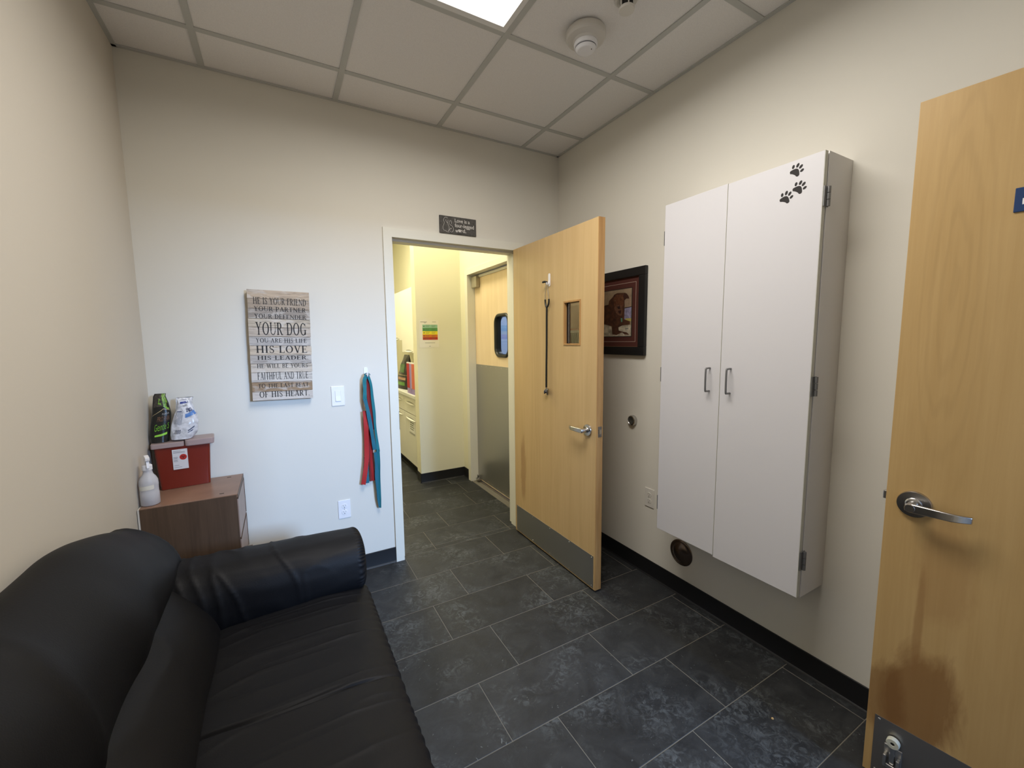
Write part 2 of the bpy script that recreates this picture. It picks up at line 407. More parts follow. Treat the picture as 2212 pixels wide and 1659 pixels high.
# ---- ceiling
ceiling = struct('ceiling', MB().box(-W-0.12, 0.12, REAR-0.14, T, H+0.03, H+0.10), M_dark)
gx = [-W, -2.186, -1.568, -0.948, -0.321, 0.0]
gy = [0.0, -0.304, -0.922, -1.533, -2.143, -2.753, REAR]
LIGHT = {(2, 2), (2, 3)}                 # cells (ix, iy) taken by the lamp: x -1.568..-0.948
for i in range(5):
    for j in range(6):
        if (i, j) in LIGHT: continue
        x0, x1 = gx[i]+0.003, gx[i+1]-0.003; y0, y1 = gy[j+1]+0.003, gy[j]-0.003
        build('ceiling_panel', MB().box(x0, x1, y0, y1, H+0.004, H+0.018), M_ceil, ceiling)
hw = 0.0135
for x in gx[1:-1]: build('ceiling_tee', MB().box(x-hw, x+hw, REAR, 0, H-0.001, H+0.0045).box(x-0.001, x+0.001, REAR, 0, H+0.003, H+0.028), M_tee, ceiling)
for j, y in enumerate(gy[1:-1]):
    for i in range(5):
        if i == 2 and j == 2: continue
        build('cross_tee', MB().box(gx[i]+(hw if i else 0), gx[i+1]-(hw if i < 4 else 0), y-hw, y+hw, H-0.0005, H+0.005), M_tee, ceiling)
for (a, b, c, d) in ((-W, 0, -0.018, 0), (-W, 0, REAR, REAR+0.018), (-W, -W+0.018, REAR, 0), (-0.018, 0, REAR, 0)):
    build('wall_angle', MB().box(a, b, c, d, H-0.002, H+0.003), M_tee, ceiling)
# ---- baseboards with a coved toe
def baseb(name, x0, y0, x1, y1, nx, ny, h=0.1016):
    L = math.hypot(x1-x0, y1-y0); dx, dy = (x1-x0)/L, (y1-y0)/L
    prof = [(0, 0), (0.012, 0), (0.0105, 0.003), (0.006, 0.008), (0.0045, 0.016), (0.0045, h-0.002), (0.003, h), (0, h)]
    mb = MB(); n = len(prof)
    vs = [(x0+nx*p, y0+ny*p, z) for p, z in prof]+[(x1+nx*p, y1+ny*p, z) for p, z in prof]
    mb.add(vs, [(i, (i+1) % n, n+(i+1) % n, n+i) for i in range(n)]+[tuple(range(n)), tuple(range(2*n-1, n-1, -1))])
    return struct(name, mb, M_base, smooth=30)
baseb('baseboard_back', -W, 0, OX0, 0, 0, -1); baseb('baseboard_back_right', OX1, 0, 0, 0, 0, -1)
baseb('baseboard_right', 0, 0, 0, REAR, -1, 0); baseb('baseboard_left', -W, 0, -W, REAR, 1, 0)
baseb('baseboard_hall_column', -0.722, 1.41, -0.24, 1.41, 0, -1)
baseb('baseboard_hall_column_side', -0.722, 1.41, -0.722, 1.54, -1, 0); baseb('baseboard_hall_right', -0.24, 1.265, -0.24, 1.41, -1, 0)
# ---- doorway frame (double-rabbet steel frame)
trim = struct('trim_1', MB(), M_frame)
def jamb(sx, xo, xi):
    # section in x,y swept up; xo outer, xi inner edge
    st = xi+sx*0.014
    pts = [(xo, -0.014), (xi, -0.014), (xi, 0.036), (st, 0.036), (st, 0.108), (xi, 0.108), (xi, 0.156), (xo, 0.156), (xo, T+0.001), (xo+sx*0.02, T+0.001), (xo+sx*0.02, -0.0005), (xo, -0.0005)]
    if sx < 0: pts = pts[::-1]
    return MB().prism(pts, 0, OZ)
build('frame_jamb', jamb(1, OX0, -1.277), M_frame, trim)
build('frame_jamb', jamb(-1, OX1, -0.367), M_frame, trim)
hz = 2.122
hp = [(-0.014, OZ), (-0.014, hz), (0.036, hz), (0.036, hz-0.014), (0.108, hz-0.014), (0.108, hz), (0.156, hz), (0.156, OZ), (T+0.001, OZ), (T+0.001, OZ-0.018), (-0.0005, OZ-0.018), (-0.0005, OZ)]
build('frame_head', MB().prism(hp[::-1], -1.277, -0.367, plane_M((0, 0, 0), (0, 1, 0), (0, 0, 1))), M_frame, trim)
build('strike_plate', MB().box(-1.2775, -1.2755, -0.0145, 0.03, 0.90, 1.02), M_chrome, trim)
# rear doorway frame
trim2 = struct('trim_2', MB(), M_frame)
build('frame_jamb', MB().box(DX0, DX0+0.05, REAR-T-0.012, REAR+0.012, 0, 2.20), M_frame, trim2, bevel=0.001)
build('frame_jamb', MB().box(DX1-0.005, DX1+0.045, REAR-T-0.012, REAR+0.012, 0, 2.20), M_frame, trim2, bevel=0.001)
build('frame_head', MB().box(DX0+0.05, DX1-0.005, REAR-T-0.012, REAR+0.012, 2.148, 2.20), M_frame, trim2, bevel=0.001)
# swing-door frame in the hall
trim3 = struct('trim_3', MB(), M_frame)
build('frame_jamb', MB().box(-0.254, -0.115, SY1-0.005, SY1+0.058, 0, 2.175), M_frame, trim3, bevel=0.001)
build('frame_jamb', MB().box(-0.254, -0.115, SY0-0.058, SY0+0.005, 0, 2.175), M_frame, trim3, bevel=0.001)
build('frame_head', MB().box(-0.254, -0.115, SY0+0.005, SY1-0.005, 2.122, 2.175), M_frame, trim3, bevel=0.001)

# ================================================================== DOORS
def lever(parent, P, face, along, up=(0, 0, 1), rose_r=0.034, bend=1, name='lever_handle', m=M_chrome, leng=0.115):
    """P point on the door face (world), face = outward normal, along = direction of the lever"""
    f = Vector(face).normalized(); a = Vector(along).normalized(); u = Vector(up)
    Mz = plane_M(P, a, f.cross(a))      # local z = face normal
    if (Mz.to_3x3() @ Vector((0, 0, 1))).dot(f) < 0: Mz = plane_M(P, a, -f.cross(a))
    r = rose_r
    build('rose', MB().lathe([(0.001, 0), (r, 0), (r, 0.006), (r*0.96, 0.0095), (r*0.5, 0.0105), (r*0.46, 0.012), (0.015, 0.013), (0.001, 0.013)], Mz, 40), m, parent, smooth=35)
    h = build(name, MB().lathe([(0.001, 0.01), (0.0125, 0.01), (0.0125, 0.055), (0.011, 0.058), (0.001, 0.058)], Mz, 24), m, parent, smooth=35)
    # grip
    mb = MB(); cl = [(-0.012, 0.049), (0.0, 0.050), (0.05, 0.051), (0.085, 0.052), (leng-0.012, 0.048), (leng+0.012, 0.036)]
    hs = [0.0105, 0.013, 0.0122, 0.0115, 0.0108, 0.0095]
    vs = []; fs = []
    Y = Mz.to_3x3() @ Vector((0, 1, 0)); s = 1
    for (x, z), hh in zip(cl, hs):
        for dy, dz in ((-hh, -0.0055), (hh, -0.0055), (hh, 0.0055), (-hh, 0.0055)):
            vs.append(Mz @ Vector((x, dy, z+dz)))
    for i in range(len(cl)-1):
        for k in range(4): fs.append((i*4+k, i*4+(k+1) % 4, (i+1)*4+(k+1) % 4, (i+1)*4+k))
    fs += [(3, 2, 1, 0), tuple((len(cl)-1)*4+k for k in range(4))]
    mb.add(vs, fs)
    build('grip', mb, m, h, bevel=0.0025, smooth=40)
    return h
def screw(parent, P, n, r=0.0035):
    a = Vector((0, 0, 1)); f = Vector(n).normalized(); x = a.cross(f).normalized()
    build('screw', MB().lathe([(0.0003, 0), (r, 0), (r*0.8, 0.0012), (0.0003, 0.0016)], plane_M(P, x, f.cross(x)), 10), M_screw, parent, smooth=50)

# --- door_1: open into the room, perpendicular to the back wall
XF = -0.412; Y0, Y1 = -0.022, -0.942; TH = 0.045
door1 = thing('door_1', 'maple veneer door standing open into the room with stethoscope and steel kick plate', None, (XF, Y0, 0), kind='structure')
wy0, wy1, wz0, wz1 = -0.641, -0.793, 1.445, 1.697     # vision opening
db = 0.012; dt = 2.122
lf = MB()
e = 0.0
lf.box(XF, XF+TH, wy0, Y0, db, dt).box(XF, XF+TH, Y1, wy1, db, dt).box(XF, XF+TH, wy1, wy0, db, wz0).box(XF, XF+TH, wy1, wy0, wz1, dt)
build('leaf', lf, M_door, door1)
build('edge_band', MB().box(XF+0.0005, XF+TH-0.0005, Y1-0.0035, Y1, db, dt), M_dooredge, door1)
vf = MB(); q = 0.011
vf.box(XF-0.004, XF+0.016, wy1-q+0.006, wy1+0.004, wz0-0.006, wz1+0.006).box(XF-0.004, XF+0.016, wy0-0.004, wy0+q-0.006, wz0-0.006, wz1+0.006)
vf.box(XF-0.004, XF+0.016, wy1+0.004, wy0-0.004, wz0-0.006, wz0+0.004).box(XF-0.004, XF+0.016, wy1+0.004, wy0-0.004, wz1-0.004, wz1+0.006)
build('vision_frame', vf, M_dooredge, door1, bevel=0.0008)
build('vision_lining', MB().box(XF+0.016, XF+TH-0.008, wy0-0.016, wy0-0.0005, wz0, wz1), M_black, door1)
build('glass', MB().box(XF+0.020, XF+0.026, wy1+0.001, wy0-0.017, wz0+0.001, wz1-0.001), M_glass, door1)
build('vision_lining', MB().box(XF+0.03, XF+TH, wy1+0.0005, wy1+0.006, wz0, wz1).box(XF+0.03, XF+TH, wy1+0.006, wy0-0.017, wz0, wz0+0.006).box(XF+0.03, XF+TH, wy1+0.006, wy0-0.017, wz1-0.006, wz1), M_dooredge, door1)
kp = build('kick_plate', MB().box(XF-0.0018, XF, -0.930, -0.040, 0.020, 0.216), M_steel, door1)
for yy in (-0.055, -0.27, -0.485, -0.70, -0.915):
    for zz in (0.205, 0.031): screw(kp, (XF-0.0018, yy, zz), (-1, 0, 0), 0.003)
lever(door1, (XF, -0.872, 0.955), (-1, 0, 0), (0, 1, 0), rose_r=0.034)
build('latch_plate', MB().box(XF+0.010, XF+0.036, Y1-0.0052, Y1-0.0035, 0.925, 0.985), M_chrome, door1)
build('latch_bolt', MB().prism([(XF+0.015, Y1-0.005), (XF+0.031, Y1-0.005), (XF+0.031, Y1-0.008), (XF+0.015, Y1-0.017)], 0.944, 0.968), M_screw, door1)
lever(door1, (XF+TH, -0.872, 0.955), (1, 0, 0), (0, 1, 0), rose_r=0.034)
for z in (0.25, 1.06, 1.90):
    build('hinge', MB().lathe([(0.0005, z-0.055), (0.007, z-0.055), (0.007, z+0.055), (0.0005, z+0.055)], Matrix.Translation((XF+TH+0.004, -0.022, 0)), 12), M_chrome, door1, smooth=40)

# --- door_2: the foreground door beside the right wall
D2 = Vector((-0.284, -2.173, 0)); dd = Vector((0.100, -0.925, 0)).normalized()   # from free edge to hinge
ang = math.atan2(dd.y, dd.x)
door2 = thing('door_2', 'amber maple door in the foreground at right with lever handle and door holder', None, tuple(D2), (0, 0, ang), kind='structure')
# local: x along the leaf from the free edge, y into the thickness towards the right wall (+y is to the left of dd)
LW = 0.93
build('leaf', MB().box(0.0, LW, 0, 0.045, 0.014, 2.140), M_door2, door2, world=False, bevel=0.0012)
kp2 = build('kick_plate', MB().box(0.021, LW-0.02, -0.0018, 0, 0.026, 0.229), M_kick2, door2, world=False)
def scr2(x, z): build('screw', MB().lathe([(0.0003, 0), (0.004, 0), (0.003, 0.0012), (0.0003, 0.0018)], plane_M((x, -0.0018, z), (1, 0, 0), (0, 0, 1)), 10), M_screw, kp2, world=False, smooth=50)
for i in range(5):
    scr2(0.032+i*0.214, 0.219); scr2(0.032+i*0.214, 0.036)
# lever in local coordinates: build with world matrix of the door
Wd = wm(door2)
fn = Wd.to_3x3() @ Vector((0, -1, 0))
if fn.x > 0: print('WARN door2 normal', fn)
pl = Wd @ Vector((0.066, 0, 0.965))
lever(door2, pl, fn, dd, rose_r=0.040, leng=0.112)
build('latch_bolt', MB().box(-0.010, 0, 0.012, 0.028, 0.958, 0.984), M_screw, door2, world=False, bevel=0.002)
build('latch_plate', MB().box(-0.0015, 0, 0.008, 0.034, 0.94, 1.0), M_chrome, door2, world=False)
rs = build('room_sign', MB().box(0.197, 0.357, -0.004, 0, 1.786, 1.846), mat('navy_sign_plastic', (0.010, 0.038, 0.125), 0.45), door2, world=False, bevel=0.001)
build('lettering', MB().box(0.2105, 0.2145, -0.0046, -0.004, 1.803, 1.818), M_plast, rs, world=False)
# flip-down door holder
dh = build('door_holder', MB().box(0.050, 0.094, -0.006, -0.0018, 0.075, 0.150), M_steel, door2, world=False, bevel=0.002)
build('holder_arm', MB().box(0.065, 0.079, -0.018, -0.006, 0.085, 0.172), M_chrome, dh, world=False, bevel=0.003)
build('holder_bracket', MB().box(0.052, 0.060, -0.026, -0.006, 0.085, 0.125).box(0.084, 0.092, -0.026, -0.006, 0.085, 0.125).box(0.060, 0.084, -0.026, -0.020, 0.085, 0.098), M_screw, dh, world=False, bevel=0.002)
build('bumper', MB().lathe([(0.001, 0.0), (0.0165, 0.0), (0.0165, 0.013), (0.015, 0.016), (0.006, 0.016), (0.0048, 0.012), (0.001, 0.012)], plane_M((0.072, -0.006, 0.172), (1, 0, 0), (0, 0, 1)), 24), mat('pale_rubber', (0.50, 0.50, 0.42), 0.6), dh, world=False, smooth=40)

build('bumper_screw', MB().lathe([(0.0005, 0.012), (0.0046, 0.012), (0.0046, 0.0135), (0.0005, 0.0135)], plane_M((0.072, -0.006, 0.172), (1, 0, 0), (0, 0, 1)), 14), M_black, dh, world=False)

# --- door_3: swing door in the hall, steel-clad below with a rounded window
X3 = -0.170
door3 = thing('door_3', 'pale maple swing door in the hall with rounded black window and steel lower half', None, (X3, SY1, 0), kind='structure')
py0, py1, pz0, pz1 = 0.765, 0.478, 1.315, 1.715      # window outer gasket
mb = MB()
iy0, iy1, iz0, iz1 = 0.735, 0.508, 1.345, 1.685
mb.box(X3, X3+0.045, iy0, SY1-0.008, 0.02, 2.112).box(X3, X3+0.045, SY0+0.008, iy1, 0.02, 2.112)
mb.box(X3, X3+0.045, iy1, iy0, 0.02, iz0).box(X3, X3+0.045, iy1, iy0, iz1, 2.112)
build('leaf', mb, M_door3, door3)
sp = build('steel_cladding', MB().box(X3-0.002, X3, SY0+0.01, SY1-0.01, 0.03, 1.232), M_steel, door3)
for yy in [SY1-0.035-i*0.105 for i in range(9)]: screw(sp, (X3-0.002, yy, 1.215), (-1, 0, 0), 0.005); screw(sp, (X3-0.002, yy, 0.05), (-1, 0, 0), 0.005)
def rrect(cx, cy, w, h, r, n=8):
    out = []
    for sx, sy, a0 in ((1, 1, 0), (-1, 1, 90), (-1, -1, 180), (1, -1, 270)):
        for k in range(n+1):
            a = math.radians(a0+90*k/n); out.append((cx+sx*(w/2-r)+r*math.cos(a), cy+sy*(h/2-r)+r*math.sin(a)))
    return out
def rring(w, h, r, prof, M, n=8):
    """prof: (inset, z) pairs swept round a rounded rectangle"""
    mb = MB(); loops = [rrect(0, 0, w-2*i, h-2*i, max(r-i, 0.002), n) for i, z in prof]; L = len(loops[0]); K = len(prof)
    vs = [M @ Vector((x, y, prof[j][1])) for j in range(K) for x, y in loops[j]]
    fs = [(j*L+k, j*L+(k+1) % L, ((j+1) % K)*L+(k+1) % L, ((j+1) % K)*L+k) for j in range(K) for k in range(L)]
    return mb.add(vs, fs)
M3 = plane_M((X3, (py0+py1)/2, (pz0+pz1)/2), (0, -1, 0), (0, 0, 1))
gk = rring(py0-py1, pz1-pz0, 0.085, [(0, 0), (0.004, 0.010), (0.014, 0.016), (0.026, 0.012), (0.032, 0.0), (0.032, -0.05), (0.0, -0.05)], M3)
build('window_gasket', gk, M_rub, door3, smooth=60)
build('glass', MB().box(X3+0.020, X3+0.025, iy1+0.001, iy0-0.001, iz0+0.001, iz1-0.001), M_glass, door3)
build('pivot_box', MB().box(X3-0.045, X3-0.002, SY1-0.135, SY1-0.02, 1.995, 2.10), mat('aged_nickel', (0.40, 0.37, 0.30), 0.4, 0.7), door3, bevel=0.003)
build('head_strip', MB().box(X3-0.012, X3, SY0+0.01, SY1-0.135, 2.09, 2.112), M_plast2, door3)
pv = build('bottom_pivot', MB().box(X3-0.04, X3-0.002, SY1-0.09, SY1-0.03, 0.022, 0.040).lathe([(0.001, 0), (0.014, 0), (0.014, 0.04), (0.001, 0.045)], Matrix.Translation((X3-0.02, SY1-0.055, 0.035)), 14), M_chrome, door3, bevel=0.001)
build('threshold_strip', MB().box(X3-0.012, X3+0.05, SY0+0.01, SY1-0.01, 0.0, 0.006), M_screw, door3)
# something blue-and-white in the next room, seen through the window
tag(build('privacy_curtain', MB().grid(lambda u, v: Vector((1.2+0.03*math.sin(u*60), 0.2+u*1.15, 0.2+v*2.0)), 80, 3), mat('blue_grey_fabric', (0.20, 0.27, 0.40), 0.8), smooth=180), 'blue grey curtain seen through the window of the steel-clad swing door', 'curtain')

# ================================================================== CEILING FIXTURES
lampx0, lampx1, lampy0, lampy1 = -1.568, -0.948, -2.143, -0.922
lamp = thing('ceiling_light', 'bright rectangular ceiling light panel recessed in the tile grid', 'light', ((lampx0+lampx1)/2, (lampy0+lampy1)/2, H))
fr = MB(); a = 0.013; b_ = 0.040
fr.box(lampx0+a, lampx1-a, lampy1-b_, lampy1-a, H-0.001, H+0.006).box(lampx0+a, lampx1-a, lampy0+a, lampy0+b_, H-0.001, H+0.006)
fr.box(lampx0+a, lampx0+b_-0.004, lampy0+b_, lampy1-b_, H-0.001, H+0.006).box(lampx1-b_+0.004, lampx1-a, lampy0+b_, lampy1-b_, H-0.001, H+0.006)
build('lamp_frame', fr, mat('white_lamp_metal', (0.75, 0.74, 0.72), 0.4), lamp)
m = mat('lit_diffuser', (1, 1, 1), 0.5); k = NT(m); k.b.inputs['Emission Color'].default_value = (1.0, 0.985, 0.97, 1); k.b.inputs['Emission Strength'].default_value = 2.6
build('diffuser', MB().box(lampx0+0.03, lampx1-0.03, lampy0+0.034, lampy1-0.034, H+0.006, H+0.011), m, lamp)
def detector(name, x, y, label, big):
    t = thing(name, label, 'smoke detector', (x, y, H)); Mz = plane_M((x, y, H-0.0005), (1, 0, 0), (0, -1, 0))
    if big:
        build('base', MB().lathe([(0.001, 0), (0.085, 0), (0.088, 0.004), (0.088, 0.026), (0.083, 0.034), (0.064, 0.038), (0.058, 0.040), (0.054, 0.048), (0.001, 0.048)], Mz, 48), mat('aged_white_plastic', (0.62, 0.59, 0.54), 0.42), t, smooth=40)
        gr = MB()
        for kk in range(3):
            r0 = 0.0885
            gr.lathe([(r0-0.003, 0.010+kk*0.006), (r0, 0.010+kk*0.006), (r0, 0.0125+kk*0.006), (r0-0.003, 0.0125+kk*0.006)], Mz, 48)
        build('rim_ridge', gr, M_plast2, t, smooth=40)
        hd = build('sensor_head', MB().lathe([(0.001, 0.046), (0.052, 0.046), (0.053, 0.054), (0.051, 0.064), (0.047, 0.066), (0.0465, 0.070), (0.045, 0.071), (0.041, 0.078), (0.034, 0.081), (0.001, 0.082)], Mz, 40), M_plast, t, smooth=40)
        build('slot', MB().lathe([(0.044, 0.066), (0.0472, 0.066), (0.0472, 0.0695), (0.044, 0.0695)], Mz, 40), mat('grey_slot', (0.12, 0.12, 0.13), 0.6), hd, smooth=40)
        build('indicator', MB().lathe([(0.0005, 0.0815), (0.002, 0.0815), (0.002, 0.0835), (0.0005, 0.0835)], Mz @ Matrix.Translation((0.012, 0.026, 0)), 8), M_black, hd)
    else:
        build('base', MB().lathe([(0.001, 0), (0.050, 0), (0.052, 0.004), (0.050, 0.018), (0.040, 0.028), (0.001, 0.028)], Mz, 40), mat('aged_white_plastic', (0.62, 0.59, 0.54), 0.42), t, smooth=40)
        build('chamber', MB().lathe([(0.001, 0.028), (0.024, 0.028), (0.024, 0.05), (0.001, 0.05)], Mz, 24), M_dark, t, smooth=40)
        for kk in range(6):
            build('cage_bar', MB().box(0.027, 0.031, -0.002, 0.002, 0.02, 0.054, M=Mz @ Matrix.Rotation(kk*PI/3, 4, 'Z')), M_plast2, t)
        build('cap', MB().lathe([(0.001, 0.052), (0.031, 0.052), (0.032, 0.056), (0.030, 0.062), (0.001, 0.064)], Mz, 32), M_plast2, t, smooth=40)
detector('smoke_detector', -0.645, -1.112, 'round white smoke detector nearest the corner of the ceiling light', True)
detector('heat_detector', -0.632, -1.352, 'small round detector with open cage at the top edge of the photo', False)

# ================================================================== WALL CABINET (right wall)
cabx = -0.176
cab = thing('wall_cabinet', 'tall white two-door wall cabinet with black paw prints on right wall', 'cabinet', (0, -1.55, 0.437))
cs = MB(); cy0, cy1, cz0, cz1 = -1.902, -1.205, 0.437, 2.135; t_ = 0.018
cs.box(cabx, 0, cy0, cy0+t_, cz0, cz1).box(cabx, 0, cy1-t_, cy1, cz0, cz1).box(cabx, 0, cy0+t_, cy1-t_, cz0, cz0+t_).box(cabx, 0, cy0+t_, cy1-t_, cz1-t_, cz1).box(-0.006, 0, cy0+t_, cy1-t_, cz0+t_, cz1-t_)
build('body', cs, M_side, cab, bevel=0.0008)
dx0, dx1 = -0.204, -0.184
def cdoor(ya, yb, za, zb, name):
    d = build(name, MB().box(dx0, dx1, ya, yb, za, zb), [M_white], cab, bevel=0.001)
    build('edge_band', MB().box(dx0+0.0005, dx1, ya-0.0012, ya, za, zb), M_whiteedge, d)
    return d
dL = cdoor(-1.5335, -1.203, 0.452, 2.134, 'door'); dR = cdoor(-1.900, -1.5365, 0.444, 2.132, 'door')
def bow(parent, y, z0, z1):
    x = dx0; p = spline([(x, y, z0), (x-0.022, y, z0+0.001), (x-0.030, y, z0+0.010), (x-0.030, y, z1-0.010), (x-0.022, y, z1-0.001), (x, y, z1)], 30)
    build('handle', MB().tube(p, 0.0042, 10), M_hinge, parent, smooth=60)
bow(dL, -1.484, 1.229, 1.336); bow(dR, -1.585, 1.229, 1.338)
for z0, z1 in ((1.940, 2.010), (1.250, 1.325), (0.558, 0.634)):
    for s, ye in ((-1, -1.903), (1, -1.202)):
        y = ye+s*0.0035
        hb = MB().box(dx0+0.000, cabx+0.003, min(ye, ye+s*0.003), max(ye, ye+s*0.003), z0, z1)
        for q in range(3):
            a, b = z0+q*(z1-z0)/3+0.001, z0+(q+1)*(z1-z0)/3-0.001
            hb.lathe([(0.0005, a), (0.0072, a), (0.0072, b), (0.0005, b)], Matrix.Translation((dx1+0.003, ye+s*0.006, 0)), 12)
        hb.box(cabx, cabx+0.006, min(ye, ye+s*0.0025), max(ye, ye+s*0.0025), z0, z1)
        build('hinge', hb, M_hinge, cab, smooth=40)
def paw(cy, cz, rot, s):
    # local x to the viewer's right (-Y), y up
    M = plane_M((dx0-0.0001, cy, cz), (0, -1, 0), (0, 0, 1)) @ Matrix.Rotation(rot, 4, 'Z'); mb = MB()
    pad = spline([(-0.34, -0.36), (-0.46, -0.20), (-0.30, 0.02), (-0.10, 0.17), (0.10, 0.17), (0.30, 0.02), (0.46, -0.20), (0.34, -0.36), (0.13, -0.31), (-0.13, -0.31), (-0.34, -0.36)], 30)
    mb.prism([(p[0]*s, p[1]*s) for p in [(q.x, q.y) for q in pad[:-1]]], 0, 0.0005, M)
    for (x, y, a, rx, ry) in ((-0.44, 0.20, 0.40, 0.105, 0.165), (-0.16, 0.42, 0.13, 0.11, 0.185), (0.16, 0.42, -0.13, 0.11, 0.185), (0.44, 0.20, -0.40, 0.105, 0.165)):
        c = [(x+rx*math.cos(k*PI/8)*math.cos(a)-ry*math.sin(k*PI/8)*math.sin(a), y+rx*math.cos(k*PI/8)*math.sin(a)+ry*math.sin(k*PI/8)*math.cos(a)) for k in range(16)]
        mb.prism([(p[0]*s, p[1]*s) for p in c], 0, 0.0005, M)
    build('paw_print', mb, M_print, dR)
paw(-1.807, 2.092, -0.62, 0.043); paw(-1.820, 2.026, -0.62, 0.043); paw(-1.775, 2.003, -0.45, 0.043)

# ---- things on the right wall
ds = thing('door_bumper', 'round concave metal wall bumper beside the open maple door', 'door stop', (0, -0.818, 0.959))
Mr = plane_M((0, -0.818, 0.959), (0, -1, 0), (0, 0, 1))
build('housing', MB().lathe([(0.001, 0), (0.034, 0), (0.034, 0.010), (0.030, 0.020), (0.026, 0.022), (0.023, 0.018), (0.001, 0.014)], Mr, 36), M_chrome, ds, smooth=40)
build('rubber_pad', MB().lathe([(0.001, 0.014), (0.022, 0.014), (0.022, 0.021), (0.012, 0.019), (0.006, 0.016), (0.001, 0.016)], Mr, 30), mat('dark_grey_rubber', (0.05, 0.048, 0.04), 0.6), ds, smooth=40)
Mr = plane_M((0, -1.206, 0.256), (0, -1, 0), (0, 0, 1))
cp = thing('wall_cover', 'round domed bronze metal wall cover below the white cabinet', 'wall cover', (0, -1.206, 0.256))
build('rim', MB().lathe([(0.060, 0.0), (0.073, 0.0), (0.074, 0.003), (0.071, 0.006), (0.064, 0.007), (0.060, 0.004)], Mr, 48), M_bronze, cp, smooth=40)
build('dome', MB().lathe([(0.001, 0), (0.064, 0.0), (0.064, 0.006), (0.058, 0.0055), (0.052, 0.010), (0.040, 0.017), (0.022, 0.022), (0.001, 0.023)], Mr, 48), M_bronze, cp, smooth=70)
def outlet(cx, cy, cz, xd, label, nm='wall_outlet', m=M_plast):
    Mo = plane_M((cx, cy, cz), xd, (0, 0, 1)); t = thing(nm, label, 'power outlet', (cx, cy, cz))
    n = Mo.to_3x3() @ Vector((0, 0, 1))
    build('cover_plate', MB().box(-0.036, 0.036, -0.0585, 0.0585, 0, 0.005, M=Mo), m, t, bevel=0.0022)
    for s in (-1, 1):
        rc = MB().prism([(x, y+s*0.0195) for x, y in rrect(0, 0, 0.033, 0.028, 0.0125, 6)], 0.004, 0.0068, Mo)
        r = build('receptacle', rc, m, t, bevel=0.0005)
        sl = MB()
        for x, w, h in ((-0.0065, 0.0016, 0.008), (0.0065, 0.0016, 0.0065)): sl.box(x-w/2, x+w/2, s*0.0195+0.004-h/2, s*0.0195+0.004+h/2, 0.0062, 0.0071, M=Mo)
        sl.lathe([(0.0004, 0.0062), (0.0026, 0.0062), (0.0026, 0.0071), (0.0004, 0.0071)], Mo @ Matrix.Translation((0, s*0.0195-0.0075, 0)), 10)
        build('slot', sl, M_dark, r)
    build('screw', MB().lathe([(0.0003, 0.005), (0.003, 0.005), (0.0025, 0.0058), (0.0003, 0.006)], Mo, 10), M_screw, t)
outlet(0, -0.966, 0.500, (0, -1, 0), 'off-white duplex outlet on right wall beside the white cabinet', m=M_plast2)
outlet(-1.637, 0, 0.432, (1, 0, 0), 'white duplex outlet low on back wall left of the doorway')
sw = thing('light_switch', 'white rocker light switch on back wall right of the wooden plaque', 'light switch', (-1.638, 0, 1.147))
Mo = plane_M((-1.638, 0, 1.147), (1, 0, 0), (0, 0, 1))
build('cover_plate', MB().box(-0.037, 0.037, -0.060, 0.060, 0, 0.0055, M=Mo), M_plast, sw, bevel=0.0022)
build('rocker_frame', MB().box(-0.0165, 0.0165, -0.033, 0.033, 0.005, 0.0068, M=Mo), M_plast2, sw, bevel=0.0006)
rk = MB(); vs = [Mo @ Vector(v) for v in [(-0.0145, -0.031, 0.006), (0.0145, -0.031, 0.006), (0.0145, 0.031, 0.006), (-0.0145, 0.031, 0.006), (-0.0145, -0.031, 0.0105), (0.0145, -0.031, 0.0105), (0.0145, 0, 0.0078), (-0.0145, 0, 0.0078), (0.0145, 0.031, 0.0072), (-0.0145, 0.031, 0.0072)]]
rk.add(vs, [(4, 5, 6, 7), (7, 6, 8, 9), (0, 1, 5, 4), (2, 3, 9, 8), (0, 4, 7, 9, 3), (1, 2, 8, 6, 5)])
build('rocker', rk, M_plast, sw, bevel=0.0006)

# ---- framed dog picture on the right wall behind the door
pic = thing('dog_picture', 'black framed pastel picture of a brown dog, half hidden behind the open door', 'picture', (0, -0.61, 1.64))
fy0, fy1, fz0, fz1 = -0.913, -0.313, 1.372, 1.905; fw = 0.052
pf = MB()
for (a, b, c, d) in ((fy0, fy1, fz0, fz0+fw), (fy0, fy1, fz1-fw, fz1)): pf.box(-0.024, -0.001, a, b, c, d)
for (a, b) in ((fy0, fy0+fw), (fy1-fw, fy1)): pf.box(-0.024, -0.001, a, b, fz0+fw, fz1-fw)
build('frame', pf, mat('black_frame', (0.008, 0.008, 0.009), 0.45), pic, bevel=0.003)
def pbox(nm, a, b, c, d, x, m, par=None, x2=-0.002): return build(nm, MB().box(x, x2, a, b, c, d), m, par or pic)
M_mat = mat('dark_red_mat', (0.075, 0.018, 0.012), 0.8)
ml = fw+0.002
mt = pbox('mat', fy0+ml, fy1-ml, fz0+ml, fz1-ml, -0.010, M_mat)
def ringb(nm, ins, w, x, m, par):
    a, b, c, d = fy0+ins, fy1-ins, fz0+ins, fz1-ins; mb = MB()
    mb.box(x, x+0.002, a, b, c, c+w).box(x, x+0.002, a, b, d-w, d).box(x, x+0.002, a, a+w, c+w, d-w).box(x, x+0.002, b-w, b, c+w, d-w)
    return build(nm, mb, m, par)
ringb('frame_lip', 0.052, 0.0025, -0.014, mat('gold_brown_lip', (0.20, 0.10, 0.05), 0.5, 0.3), pic)
ringb('mat_line', 0.083, 0.0022, -0.0112, mat('pale_mat_line', (0.45, 0.33, 0.27), 0.7), mt)
